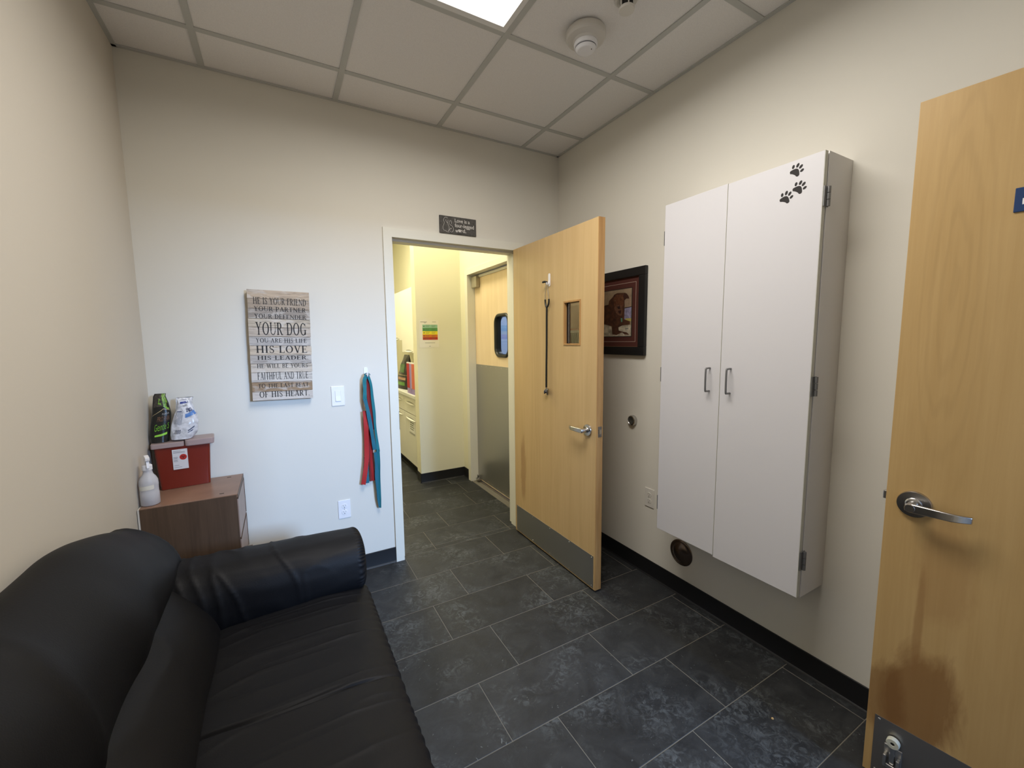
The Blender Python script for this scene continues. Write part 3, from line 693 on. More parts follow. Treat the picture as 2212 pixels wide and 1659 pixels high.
ringb('inner_mat_edge', 0.114, 0.0045, -0.0114, mat('black_mat_edge', (0.02, 0.018, 0.015), 0.7), mt)
iy0_, iy1_, iz0_, iz1_ = fy0+0.1185, fy1-0.1185, fz0+0.1185, fz1-0.1185
m = mat('pastel_background', (0.30, 0.22, 0.14), 0.8, var=(14, 0.3)); art = pbox('artwork', iy0_, iy1_, iz0_, iz1_, -0.0112, m, pic)
def flat(nm, pts, x, m):
    pts = [(max(iy0_+0.001, min(iy1_-0.001, a)), max(iz0_+0.001, min(iz1_-0.001, b))) for a, b in pts]
    # local x = -Y
    build(nm, MB().prism([(-a, b) for a, b in pts], 0, 0.0003, plane_M((x, 0, 0), (0, -1, 0), (0, 0, 1))), m, art)
MX = -0.0113
flat('blanket', [(-0.40, 1.60), (-0.5561, 1.5682), (-0.6214, 1.5538), (-0.70, 1.56), (-0.80, 1.56), (-0.80, 1.48), (-0.40, 1.48)], MX, mat('pastel_cream', (0.42, 0.37, 0.28), 0.85, var=(40, 0.45)))
flat('cloth', [(-0.7284, 1.6692), (-0.80, 1.6737), (-0.80, 1.594), (-0.7248, 1.5984)], MX, mat('pastel_lilac', (0.26, 0.24, 0.36), 0.85, var=(60, 0.4)))
flat('cloth', [(-0.735, 1.72), (-0.80, 1.735), (-0.80, 1.67), (-0.73, 1.665)], MX, mat('pastel_tan', (0.30, 0.21, 0.14), 0.85, var=(60, 0.2)))
flat('cushion', [(-0.745, 1.602), (-0.80, 1.602), (-0.80, 1.582), (-0.745, 1.59)], MX-0.0002, mat('pastel_yellow', (0.42, 0.36, 0.10), 0.85))
body = [(-0.46, 1.66), (-0.5536, 1.6967), (-0.5892, 1.70), (-0.5946, 1.7236), (-0.6289, 1.7463), (-0.64, 1.759), (-0.6679, 1.7671), (-0.7388, 1.7626), (-0.7656, 1.7429), (-0.7766, 1.723), (-0.7503, 1.7254), (-0.7346, 1.7154), (-0.7355, 1.6809), (-0.7349, 1.5965), (-0.7828, 1.5828), (-0.7833, 1.5637), (-0.7168, 1.5585), (-0.684, 1.5478), (-0.6873, 1.5281), (-0.7232, 1.5194), (-0.7556, 1.5148), (-0.7824, 1.4989), (-0.7399, 1.5016), (-0.7179, 1.5156), (-0.6683, 1.4988), (-0.6283, 1.5034), (-0.6213, 1.5578), (-0.556, 1.5723), (-0.46, 1.56)]
flat('dog_body', body, MX-0.0004, mat('pastel_brown', (0.070, 0.024, 0.010), 0.8, var=(45, 0.45)))
flat('dog_head', [(-0.6349, 1.7319), (-0.6569, 1.7573), (-0.7121, 1.7538), (-0.729, 1.7274), (-0.7245, 1.6894), (-0.7148, 1.6439), (-0.6707, 1.6427), (-0.6445, 1.6799)], MX-0.0007, mat('pastel_rust', (0.125, 0.042, 0.016), 0.8, var=(55, 0.35)))
flat('dog_ear', [(-0.7334, 1.762), (-0.7548, 1.7553), (-0.7755, 1.7231), (-0.7502, 1.7273), (-0.7346, 1.7154), (-0.7232, 1.7432)], MX-0.0008, mat('pastel_dark_brown', (0.05, 0.015, 0.008), 0.8))
flat('dog_muzzle', [(-0.6418, 1.6762), (-0.6668, 1.6939), (-0.7083, 1.6888), (-0.7202, 1.6435), (-0.7099, 1.6209), (-0.6851, 1.6243), (-0.6595, 1.6434)], MX-0.0010, mat('pastel_muzzle', (0.15, 0.065, 0.035), 0.8, var=(70, 0.4)))
flat('dog_nose', [(-0.6698, 1.682), (-0.6975, 1.6818), (-0.6979, 1.6644), (-0.6786, 1.6638)], MX-0.0013, mat('pastel_nose', (0.028, 0.010, 0.008), 0.8))
flat('dog_mouth', [(-0.6788, 1.654), (-0.7091, 1.6559), (-0.7041, 1.6368), (-0.6876, 1.6358)], MX-0.0013, mat('pastel_mouth', (0.035, 0.008, 0.006), 0.8))
for ey, ez in ((-0.6533, 1.7205), (-0.7127, 1.7327)):
    flat('dog_eye', [(ey+0.006*math.cos(k*PI/5), ez+0.005*math.sin(k*PI/5)) for k in range(10)], MX-0.0013, mat('pastel_eye', (0.22, 0.12, 0.05), 0.7))
    flat('dog_pupil', [(ey+0.0028*math.cos(k*PI/5), ez+0.003*math.sin(k*PI/5)) for k in range(10)], MX-0.0016, mat('pastel_nose', (0.02, 0.01, 0.01), 0.8))
flat('dog_tag', [(-0.7048, 1.6057), (-0.7184, 1.605), (-0.719, 1.5817), (-0.7081, 1.5802)], MX-0.0013, mat('pastel_green', (0.10, 0.28, 0.19), 0.7))
flat('signature', [(-0.745, 1.538), (-0.772, 1.541), (-0.773, 1.537), (-0.745, 1.534)], MX-0.0005, mat('pastel_grey', (0.08, 0.10, 0.11), 0.7))

# ---- peach notice on the wall, seen through the door's small window
wn = thing('wall_notice', 'peach notice with red and white stripes seen through the small door window', 'notice', (0, -0.2, 1.5))
build('sheet', MB().box(-0.004, -0.0005, -0.300, -0.08, 1.555, 1.78), mat('peach_paper', (0.82, 0.52, 0.33), 0.7), wn)
build('stripe', MB().box(-0.005, -0.0005, -0.300, -0.08, 1.541, 1.555), mat('red_orange_paper', (0.55, 0.12, 0.05), 0.7), wn)
build('stripe', MB().box(-0.005, -0.0005, -0.300, -0.08, 1.522, 1.541), mat('white_paper', (0.80, 0.79, 0.74), 0.7), wn)
for q in range(15): build('rib', MB().box(-0.012, -0.0005, -0.299+q*0.0145, -0.288+q*0.0145, 1.36, 1.522), mat('dark_brown_slat', (0.06, 0.035, 0.022), 0.6), wn)

# ---- stethoscope on an adhesive hook on the open door
hk = thing('adhesive_hook', 'white adhesive hook on the open maple door holding the stethoscope', 'hook', (XF, -0.484, 1.85))
hx = XF
build('backing', MB().prism(rrect(0.484, 1.850, 0.021, 0.082, 0.010, 6), 0, 0.004, plane_M((hx, 0, 0), (0, -1, 0), (0, 0, 1))), M_plast, hk, bevel=0.0008)
build('hook_arm', MB().tube(spline([(hx-0.003, -0.484, 1.845), (hx-0.010, -0.484, 1.825), (hx-0.018, -0.484, 1.822), (hx-0.022, -0.484, 1.838)], 12), [0.0055]*10+[0.005, 0.004], 8), M_plast, hk, smooth=60)
st = thing('stethoscope', 'black stethoscope hanging from white hook on the open maple door', 'stethoscope', (XF-0.02, -0.48, 1.83))
sx = XF-0.018
for s in (-1, 1):
    tb = spline([(sx-0.004, -0.480+s*0.010-0.004, 1.838), (sx-0.002, -0.482+s*0.011, 1.800), (sx-0.002, -0.482+s*0.017, 1.760), (sx, -0.482+s*0.021, 1.728), (sx, -0.482+s*0.017, 1.70), (sx, -0.480+s*0.006, 1.680)], 28)
    build('ear_tube', MB().tube(tb[:20], 0.0021, 8), M_chrome, st, smooth=60)
    build('yoke_tube', MB().tube(tb[16:], 0.0055, 10), M_rub, st, smooth=60)
    build('ear_tip', MB().tube(spline([(sx-0.002, -0.482+s*0.009, 1.836), (sx-0.012, -0.478+0.012+s*0.006, 1.838), (sx-0.018, -0.460+s*0.006, 1.833)], 8), [0.003, 0.004, 0.005, 0.0065, 0.007, 0.0065, 0.005, 0.002], 10), M_rub, st, smooth=60)
build('tubing', MB().tube(spline([(sx, -0.480, 1.684), (sx, -0.478, 1.62), (sx+0.002, -0.474, 1.45), (sx+0.002, -0.470, 1.28), (sx+0.001, -0.470, 1.165)], 30), [0.0062]*30, 12), M_rub, st, smooth=60)
ch = build('chest_piece', MB().lathe([(0.001, -0.012), (0.013, -0.012), (0.015, -0.008), (0.009, -0.002), (0.009, 0.002), (0.021, 0.008), (0.0225, 0.012), (0.001, 0.012)], plane_M((sx-0.001, -0.470, 1.136), (0, 0, 1), (-0.7, -0.7, 0)), 30), mat('grey_chest_piece', (0.12, 0.12, 0.125), 0.3, 0.7), st, smooth=40)
build('stem', MB().tube([(sx, -0.470, 1.17), (sx, -0.470, 1.14)], 0.004, 10), M_chrome, st, smooth=60)

# ================================================================== LEASHES on the back wall
wh = thing('wall_hook', 'small white adhesive wall hook holding the leashes', 'hook', (-1.474, 0, 1.29))
build('backing', MB().prism(rrect(-1.470, 1.290, 0.024, 0.050, 0.009, 6), 0, 0.004, plane_M((0, 0, 0), (1, 0, 0), (0, 0, 1))), M_plast, wh, bevel=0.0008)
build('hook_arm', MB().tube(spline([(-1.468, -0.003, 1.275), (-1.468, -0.022, 1.262), (-1.468, -0.045, 1.263), (-1.468, -0.050, 1.282)], 14), 0.005, 8), M_plast, wh, smooth=60)
M_teal = mat('teal_webbing', (0.008, 0.155, 0.190), 0.75, bump=(900, 0.3, 0.0006))
M_teal2 = mat('blue_teal_webbing', (0.012, 0.125, 0.185), 0.75, bump=(900, 0.3, 0.0006))
M_redw = mat('red_webbing', (0.42, 0.022, 0.022), 0.75, bump=(900, 0.3, 0.0006))
M_redd = mat('dark_red_webbing', (0.20, 0.016, 0.018), 0.8, bump=(900, 0.3, 0.0006))
M_navy = mat('navy_webbing', (0.012, 0.016, 0.05), 0.8)
def strap(nm, pts, y0, y1, w, m, par, n=26, tilt=0.0, wend=None, th=0.0022):
    N = len(pts); p3 = [(x, lerp(y0, y1, i/(N-1)), z) for i, (x, z) in enumerate(pts)]
    sp_ = spline(p3, n); nr = [(math.sin(tilt+0.35*math.sin(i*0.45)), -1, 0) for i in range(n)]
    ws = [lerp(w, wend if wend else w, max(0, (i-n*0.8)/(n*0.2))) for i in range(n)]
    return build(nm, MB().ribbon(sp_, ws, th, nr), m, par, smooth=50)
tl = thing('teal_leash', 'teal webbing slip leash hanging lowest from the white wall hook', 'leash', (-1.46, -0.03, 1.28))
strap('strap', [(-1.470, 1.268), (-1.4854, 1.2412), (-1.487, 1.1839), (-1.4905, 1.118)], -0.040, -0.046, 0.022, M_teal, tl)
strap('strap', [(-1.4905, 1.124), (-1.4775, 1.0559), (-1.4692, 0.9967), (-1.461, 0.9312), (-1.453, 0.8592), (-1.4446, 0.7955)], -0.047, -0.046, 0.023, M_teal2, tl, tilt=0.2)
strap('strap', [(-1.466, 1.272), (-1.4484, 1.2103), (-1.4431, 1.123), (-1.4361, 1.0288), (-1.4342, 0.9461), (-1.4278, 0.8559), (-1.4200, 0.7741)], -0.036, -0.030, 0.019, M_teal, tl, tilt=0.5)
strap('strap', [(-1.4240, 0.790), (-1.4230, 0.6966), (-1.4263, 0.5981), (-1.4274, 0.4936), (-1.4261, 0.4050)], -0.030, -0.030, 0.022, M_teal, tl, tilt=-0.7, wend=0.014)
strap('strap', [(-1.4400, 0.775), (-1.4370, 0.6766), (-1.4373, 0.5981), (-1.4334, 0.5), (-1.4281, 0.412)], -0.034, -0.030, 0.024, M_teal2, tl, tilt=0.4, wend=0.010)
strap('strap', [(-1.4975, 0.75), (-1.4945, 0.6864), (-1.4948, 0.5789)], -0.018, -0.02, 0.022, M_teal2, tl, tilt=0.2)
build('loop', MB().ribbon([(-1.468+0.016*math.cos(a), -0.038-0.003*math.sin(a), 1.268+0.013*math.sin(a)) for a in [PI*k/10 for k in range(11)]], 0.012, 0.003, [(math.cos(PI*k/10), 0, math.sin(PI*k/10)) for k in range(11)]), M_teal, tl, smooth=50)
rl = thing('red_leash', 'red webbing leash hanging folded beneath the teal leash', 'leash', (-1.465, -0.025, 1.28))
for i, (dx, w, mm) in enumerate(((-0.006, 0.016, M_redd), (0.004, 0.016, M_redd), (0.012, 0.010, M_navy), (-0.001, 0.008, M_redw))):
    strap('folded_strap', [(-1.4671+dx*0.3, 1.270), (-1.4665+dx, 1.2114), (-1.4617+dx, 1.1243), (-1.4560+dx, 1.0309), (-1.4530+dx, 0.92)], -0.034+0.004*i, -0.026+0.003*i, w, mm, rl, tilt=0.7*(-1)**i)
for i, (dx, w, mm) in enumerate(((-0.010, 0.012, M_redd), (0.001, 0.013, M_redw), (0.012, 0.012, M_redd), (0.006, 0.006, mat('pale_stitching', (0.55, 0.45, 0.45), 0.8)))):
    strap('folded_strap', [(-1.4576+dx*0.3, 0.95), (-1.4646+dx, 0.8904), (-1.4672+dx, 0.772), (-1.4635+dx, 0.6633), (-1.4604+dx*1.2, 0.588)], -0.030+0.004*i, -0.022+0.003*i, w, mm, rl, tilt=0.8*(-1)**i)
strap('strap', [(-1.4907, 1.0455), (-1.4895, 0.9813), (-1.4900, 0.8938), (-1.4950, 0.7469), (-1.5065, 0.6595), (-1.522, 0.5787)], -0.036, -0.034, 0.027, M_redw, rl, tilt=-0.15)

# ================================================================== SERIF LETTERS and the wooden plaque
def stroke(a, b, w):
    (x0, y0), (x1, y1) = a, b; L = math.hypot(x1-x0, y1-y0); nx, ny = -(y1-y0)/L*w/2, (x1-x0)/L*w/2
    return [(x0+nx, y0+ny), (x0-nx, y0-ny), (x1-nx, y1-ny), (x1+nx, y1+ny)]
def hstroke(a, b, w):                       # diagonal with horizontal ends
    (x0, y0), (x1, y1) = a, b; return [(x0-w/2, y0), (x0+w/2, y0), (x1+w/2, y1), (x1-w/2, y1)]
TK, TN, SH = 0.15, 0.066, 0.055
def rect(x0, x1, y0, y1): return [(x0, y0), (x1, y0), (x1, y1), (x0, y1)]
def stem(x, y0=0, y1=1, s0=True, s1=True, w=TK):
    o = [rect(x-w/2, x+w/2, y0, y1)]
    if s0: o.append(rect(x-w/2-0.07, x+w/2+0.07, y0, y0+SH))
    if s1: o.append(rect(x-w/2-0.07, x+w/2+0.07, y1-SH, y1))
    return o
def arc(cx, cy, rx, ry, a0, a1, tx, ty, n=18):
    """ring segment; thickness tx at the sides, ty at top and bottom"""
    o = []
    for k in range(n):
        u, v = math.radians(lerp(a0, a1, k/n)), math.radians(lerp(a0, a1, (k+1)/n))
        o.append([(cx+rx*math.cos(u), cy+ry*math.sin(u)), (cx+rx*math.cos(v), cy+ry*math.sin(v)), (cx+(rx-tx)*math.cos(v), cy+(ry-ty)*math.sin(v)), (cx+(rx-tx)*math.cos(u), cy+(ry-ty)*math.sin(u))])
    return o
def bowl(x, y0, y1, wd):                     # right-hand bowl from a stem at x
    h = y1-y0; r = h/2
    return [rect(x, x+wd-0.22, y1-TN, y1), rect(x, x+wd-0.22, y0, y0+TN)]+arc(x+wd-0.22, (y0+y1)/2, 0.22, r, -90, 90, TK, TN, 12)
GL = {
 'A': (0.80, [hstroke((0.40, 1), (0.12, 0), TN+0.01), hstroke((0.40, 1), (0.66, 0), TK), rect(0.22, 0.58, 0.32, 0.37), rect(0.02, 0.24, 0, SH), rect(0.53, 0.80, 0, SH)]),
 'B': (0.68, stem(0.16)+bowl(0.16, 0.50, 1, 0.42)+bowl(0.16, 0, 0.54, 0.48)),
 'D': (0.78, stem(0.16)+[rect(0.16, 0.38, 1-TN, 1), rect(0.16, 0.38, 0, TN)]+arc(0.38, 0.5, 0.36, 0.5, -90, 90, TK, TN)),
 'E': (0.66, stem(0.16)+[rect(0.16, 0.58, 1-TN, 1), rect(0.16, 0.60, 0, TN), rect(0.16, 0.46, 0.49, 0.49+TN), rect(0.54, 0.58, 0.80, 1), rect(0.57, 0.61, 0, 0.22), rect(0.43, 0.47, 0.42, 0.61)]),
 'F': (0.62, stem(0.16)+[rect(0.16, 0.56, 1-TN, 1), rect(0.16, 0.45, 0.48, 0.48+TN), rect(0.52, 0.56, 0.78, 1), rect(0.42, 0.46, 0.41, 0.60)]),
 'G': (0.80, arc(0.42, 0.5, 0.38, 0.52, 42, 330, TK, TN, 26)+[rect(0.62, 0.75, 0.04, 0.42), rect(0.54, 0.82, 0.40, 0.45), rect(0.68, 0.72, 0.72, 0.99)]),
 'H': (0.86, stem(0.17)+stem(0.68)+[rect(0.17, 0.68, 0.49, 0.49+TN)]),
 'I': (0.38, stem(0.19)),
 'L': (0.64, stem(0.16)+[rect(0.16, 0.58, 0, TN), rect(0.55, 0.59, 0, 0.26)]),
 'N': (0.86, stem(0.15, w=TN)+stem(0.71, s0=False, w=TN)+[hstroke((0.13, 1), (0.71, 0), TK)]),
 'O': (0.84, arc(0.42, 0.5, 0.39, 0.52, 0, 360, TK, TN, 30)),
 'P': (0.66, stem(0.16)+bowl(0.16, 0.44, 1, 0.45)),
 'R': (0.76, stem(0.16)+bowl(0.16, 0.47, 1, 0.44)+[hstroke((0.36, 0.50), (0.63, 0), TK), rect(0.58, 0.78, 0, SH)]),
 'S': (0.58, arc(0.28, 0.745, 0.21, 0.27, 25, 270, 0.10, TN, 16)+arc(0.29, 0.245, 0.23, 0.265, -155, 90, 0.11, TN, 16)+[stroke((0.20, 0.59), (0.42, 0.40), 0.12), rect(0.45, 0.49, 0.72, 0.99), rect(0.06, 0.10, 0.01, 0.28)]),
 'T': (0.72, stem(0.36, s1=False)+[rect(0.06, 0.66, 1-TN, 1), rect(0.05, 0.09, 0.76, 1), rect(0.63, 0.67, 0.76, 1)]),
 'U': (0.82, [rect(0.10, 0.23, 0.34, 1), rect(0.03, 0.30, 1-SH, 1), rect(0.66, 0.71, 0.34, 1), rect(0.58, 0.79, 1-SH, 1)]+arc(0.405, 0.34, 0.305, 0.355, 180, 360, 0.09, TN, 14)),
 'V': (0.80, [hstroke((0.15, 1), (0.42, 0), TK), hstroke((0.66, 1), (0.42, 0), TN+0.01), rect(0.01, 0.29, 1-SH, 1), rect(0.55, 0.78, 1-SH, 1)]),
 'W': (1.12, [hstroke((0.13, 1), (0.35, 0), TK), hstroke((0.56, 1), (0.35, 0), TN), hstroke((0.56, 1), (0.77, 0), TK), hstroke((0.98, 1), (0.77, 0), TN), rect(0.0, 0.26, 1-SH, 1), rect(0.88, 1.09, 1-SH, 1)]),
 'Y': (0.76, [hstroke((0.15, 1), (0.38, 0.46), TK), hstroke((0.63, 1), (0.38, 0.46), TN), rect(0.31, 0.44, 0, 0.48), rect(0.01, 0.28, 1-SH, 1), rect(0.53, 0.75, 1-SH, 1), rect(0.24, 0.51, 0, SH)]),
 '.': (0.22, [rect(0.04, 0.16, 0, 0.12)]), ' ': (0.36, [])}
def serif(txt, w, h, M, th=0.0003):
    tot = sum(GL[c][0] for c in txt)+0.045*(len(txt)-1); x = 0; mb = MB(); kx = w/tot
    for i, c in enumerate(txt):
        for poly in GL[c][1]:
            pts = [((x+px)*kx-w/2, (py-0.5)*h) for px, py in poly]
            ar = sum(pts[k][0]*pts[(k+1) % len(pts)][1]-pts[(k+1) % len(pts)][0]*pts[k][1] for k in range(len(pts)))
            if ar < 0: pts = pts[::-1]
            mb.prism(pts, 0, th*(1+0.02*(i % 3)), M)
        x += GL[c][0]+0.045
    return mb
SW_, SHT = 0.301, 0.606
plq = thing('wooden_plaque', 'weathered plank plaque with black serif verse about a dog', 'wall plaque', (-1.921, 0, 1.456), (0, math.radians(1.15), 0))
def L2(x, y, z): return Vector((x, y, z))
bk_ = MB().box(-SW_/2+0.004, SW_/2-0.004, -0.030, -0.001, -SHT/2+0.004, SHT/2-0.004)
build('backing_frame', bk_, mat('raw_wood_frame', (0.30, 0.22, 0.14), 0.8), plq, world=False)
fr_ = [0, .08, .167, .257, .334, .418, .50, .585, .665, .745, .832, .92, 1]
pc = [(0.47, 0.37, 0.27), (0.36, 0.29, 0.22), (0.30, 0.26, 0.22), (0.47, 0.40, 0.31), (0.44, 0.37, 0.30), (0.40, 0.37, 0.34), (0.50, 0.41, 0.31), (0.38, 0.34, 0.30), (0.50, 0.43, 0.35), (0.53, 0.48, 0.42), (0.27, 0.18, 0.105), (0.52, 0.46, 0.40)]
for i in range(12):
    za, zb = SHT/2-fr_[i+1]*SHT+0.0008, SHT/2-fr_[i]*SHT-0.0008; dxl, dxr = random.uniform(-0.0015, 0.0015), random.uniform(-0.0015, 0.0015)
    m = mat('weathered_plank_%s' % 'abcdefghijkl'[i], pc[i], 0.8); k = NT(m); tc = k.n('TexCoord').outputs['Object']
    n1 = k.noise(k.mapping(tc, (10, 10, 130), (i*3.1, 0, 0)), 1, 6, 0.7, 0.9); n2 = k.noise(k.mapping(tc, (16, 16, 40), (i*1.7, 0, 0)), 1, 5, 0.6, 0.6)
    c = k.ramp(n1, [(0.30, tuple(x*0.45 for x in pc[i])), (0.48, pc[i]), (0.70, tuple(min(0.8, x*1.2) for x in pc[i]))])
    c = k.mix(k.math('MULTIPLY', k.ramp(n2, [(0.52, (0, 0, 0)), (0.62, (1, 1, 1))]), 0.45), c, (0.62, 0.58, 0.53))
    k.l(c, k.b.inputs['Base Color'])
    build('plank', MB().box(-SW_/2+dxl, SW_/2+dxr, -0.040, -0.030+0.0004*(i % 3), za, zb), m, plq, world=False, bevel=0.0008)
lines = [('HE IS YOUR FRIEND', .097, .060, .855), ('YOUR PARTNER', .168, .040, .84), ('YOUR DEFENDER', .234, .038, .84), ('YOUR DOG', .345, .112, .82), ('YOU ARE HIS LIFE', .452, .038, .83),
         ('HIS LOVE', .532, .066, .84), ('HIS LEADER.', .610, .036, .84), ('HE WILL BE YOURS', .684, .037, .835), ('FAITHFUL AND TRUE', .775, .066, .835), ('TO THE LAST BEAT', .866, .038, .835), ('OF HIS HEART.', .945, .055, .83)]
for i, (tx, v, hh, wf) in enumerate(lines):
    cx = (0.0 if tx[-1] != '.' else 0.004)+0.004
    Ml = plane_M((cx, -0.0401, SHT/2-v*SHT), (1, 0, 0), (0, 0, 1))
    build('lettering', serif(tx, SW_*wf, SHT*hh, Ml), M_print, plq, world=False)
# small grey sign above the doorway
sg = thing('hanging_sign', 'small dark grey sign with outlined dog and white lettering above the doorway', 'sign', (-0.8295, 0, 2.242))
build('board', MB().box(-0.961, -0.698, -0.012, -0.0005, 2.187, 2.298), mat('charcoal_wood', (0.075, 0.070, 0.064), 0.75, var=(60, 0.35)), sg, bevel=0.0015)
M_wprint = mat('white_print', (0.62, 0.60, 0.57), 0.7)
for tx, x, z, w in (('Love is a', -0.8, 2.2735, 0.108), ('four-legged', -0.785, 2.2425, 0.140), ('w', -0.8415, 2.2085, 0.020), ('rd.', -0.7935, 2.2115, 0.040)):
    build('lettering', text_mb(tx, 0.034, plane_M((x, -0.0122, z), (1, 0, 0), (0, 0, 1)), fit=(w, None), bold=0.0004), M_wprint, sg)
pmb = MB(); Mp = plane_M((-0.8225, -0.0122, 2.2085), (1, 0, 0), (0, 0, 1))
pmb.lathe([(0.0005, 0), (0.0075, 0), (0.0075, 0.0003), (0.0005, 0.0003)], Mp, 14)
for a in (-0.9, -0.3, 0.3, 0.9): pmb.lathe([(0.0003, 0), (0.0028, 0), (0.0028, 0.0003), (0.0003, 0.0003)], Mp @ Matrix.Translation((0.010*math.sin(a), 0.010*math.cos(a), 0)), 10)
build('paw_print', pmb, M_wprint, sg)
# outline drawing of two sitting dogs: points in sign fractions (u right, v down)
def sgp(u, v): return (-0.961+u*0.263, -0.0124, 2.298-v*0.111)
for pts in ([(.22, .13), (.16, .10), (.12, .16), (.105, .30), (.125, .42), (.09, .62), (.085, .75), (.11, .86), (.15, .86), (.19, .93), (.26, .93)],
            [(.165, .22), (.17, .30), (.20, .40), (.215, .36), (.225, .24)], [(.205, .38), (.235, .55), (.25, .66), (.245, .78), (.22, .90)],
            [(.265, .28), (.30, .26), (.315, .36), (.31, .44)], [(.26, .30), (.255, .42), (.28, .50), (.33, .56), (.365, .70), (.35, .85), (.31, .92), (.27, .86)], [(.24, .86), (.275, .74), (.30, .68), (.315, .73)]):
    build('dog_outline', MB().tube(spline([sgp(*p) for p in pts], 24), 0.0011, 5), M_wprint, sg)

# ================================================================== DRESSER with things on it
dr = thing('small_dresser', 'small brown woodgrain dresser in the corner behind the couch', 'dresser', (-2.33, -0.19, 0))
X0, X1, Yb, Yf, ZT = -2.512, -2.150, -0.016, -0.375, 0.753
# (drawers face +x)
build('side_panel', MB().box(X0, X1-0.004, Yf, Yf+0.016, 0, ZT-0.004), M_dress, dr)
build('side_panel', MB().box(X0, X1-0.004, Yb-0.016, Yb, 0, ZT-0.004), M_dress, dr)
build('top', MB().box(X0, X1-0.001, Yf+0.0005, Yb, ZT-0.018, ZT), M_dresstop, dr, bevel=0.0015)
build('top_edge', MB().box(X1-0.001, X1+0.0012, Yf, Yb, ZT-0.018, ZT), M_dress, dr)
build('back_panel', MB().box(X0-0.007, X0-0.0005, Yf+0.001, Yb-0.002, 0.03, ZT-0.003), M_plast2, dr)
build('inner_shell', MB().box(X0+0.002, X1-0.02, Yf+0.017, Yb-0.017, 0.03, ZT-0.02), M_dark, dr)
for (a, b, pr) in ((0.535, 0.728, 0.0), (0.340, 0.525, 0.0), (0.075, 0.330, 0.016)):
    d = build('drawer', MB().box(X1-0.018, X1+pr, Yf+0.003, Yb-0.003, a, b), M_drawer, dr, bevel=0.001)
    build('edge_strip', MB().box(X1-0.018, X1+pr+0.002, Yf+0.002, Yb-0.002, b, b+0.004).box(X1-0.018, X1+pr+0.002, Yb-0.003, Yb-0.001, a, b), M_dress, d)
for (x, y) in ((-2.211, -0.055), (-2.217, -0.329)):
    build('dowel_cap', MB().box(x-0.009, x+0.009, y-0.0035, y+0.0035, ZT, ZT+0.0006), M_dark, dr)
# sharps container
sh = thing('sharps_container', 'red sharps container with clear lid standing on the dresser', 'container', (-2.388, -0.078, ZT), (0, 0, math.radians(6)))
def taper(x0, x1, y0, y1, z0, X0_, X1_, Y0_, Y1_, z1, r, n=5):
    a = rrect((x0+x1)/2, (y0+y1)/2, x1-x0, y1-y0, r, n); b = rrect((X0_+X1_)/2, (Y0_+Y1_)/2, X1_-X0_, Y1_-Y0_, r, n); L = len(a)
    mb = MB(); mb.add([(x, y, z0) for x, y in a]+[(x, y, z1) for x, y in b], [(k, (k+1) % L, L+(k+1) % L, L+k) for k in range(L)]+[tuple(range(L-1, -1, -1)), tuple(range(L, 2*L))])
    return mb
build('bin', taper(-0.100, 0.098, -0.040, 0.040, 0.0008, -0.112, 0.110, -0.046, 0.052, 0.215, 0.012), mat('red_plastic', (0.165, 0.018, 0.008), 0.34, spec=0.5), sh, world=False, smooth=40, bevel=0.001)
M_lid = mat('frosted_pink_lid', (0.52, 0.40, 0.38), 0.35, trans=0.35, ior=1.3)
ld = build('lid', taper(-0.122, 0.006, -0.056, 0.056, 0.212, -0.122, 0.006, -0.056, 0.056, 0.236, 0.010), M_lid, sh, world=False, smooth=40, bevel=0.003)
build('lid_flap', taper(0.009, 0.128, -0.060, 0.056, 0.210, 0.009, 0.130, -0.060, 0.056, 0.242, 0.016), M_lid, sh, world=False, smooth=40, bevel=0.004)
lb = build('warning_label', MB().add([(-0.044, -0.0468, 0.097), (0.016, -0.0468, 0.097), (0.016, -0.0486, 0.198), (-0.044, -0.0486, 0.198), (-0.044, -0.0400, 0.097), (0.016, -0.0400, 0.097), (0.016, -0.0400, 0.198), (-0.044, -0.0400, 0.198)],
    [(0, 1, 2, 3), (7, 6, 5, 4), (0, 4, 5, 1), (3, 2, 6, 7), (0, 3, 7, 4), (1, 5, 6, 2)]), mat('label_paper', (0.62, 0.60, 0.60), 0.5), sh, world=False)
Mlb = plane_M((-0.014, -0.0479, 0.1475), (1, 0, 0), (0, -0.018, 1))
M_redp = mat('red_print', (0.45, 0.02, 0.012), 0.5)
build('hazard_disc', MB().lathe([(0.0003, 0), (0.0145, 0), (0.0145, 0.0006), (0.0003, 0.0006)], Mlb @ Matrix.Translation((0.012, 0.010, 0.0)), 24), M_redp, lb, world=False)
bio = MB()
for a in (90, 210, 330):
    a = math.radians(a); Mb = Mlb @ Matrix.Translation((0.012+0.005*math.cos(a), 0.010+0.005*math.sin(a), 0.0006))
    rr = [[(0.0058*math.cos(u), 0.0058*math.sin(u)), (0.0058*math.cos(v), 0.0058*math.sin(v)), (0.0042*math.cos(v), 0.0042*math.sin(v)), (0.0042*math.cos(u), 0.0042*math.sin(u))] for u, v in [(a+0.5+k*0.44, a+0.5+(k+1)*0.44) for k in range(12)]]
    for q in rr: bio.prism(q, 0, 0.0002, Mb)
build('biohazard_symbol', bio, M_print, lb, world=False)
tm = MB()
for yy, w in ((0.042, 0.030), (0.037, 0.046), (0.033, 0.046), (0.012, 0.016), (0.008, 0.017), (0.004, 0.014), (-0.002, 0.016), (-0.006, 0.014), (-0.010, 0.016), (-0.040, 0.03), (-0.030, 0.02)):
    tm.box(-0.026, -0.026+w, yy-0.0006, yy+0.0006, 0, 0.0004, M=Mlb)
build('fine_print', tm, mat('grey_print', (0.16, 0.15, 0.15), 0.7), lb, world=False)
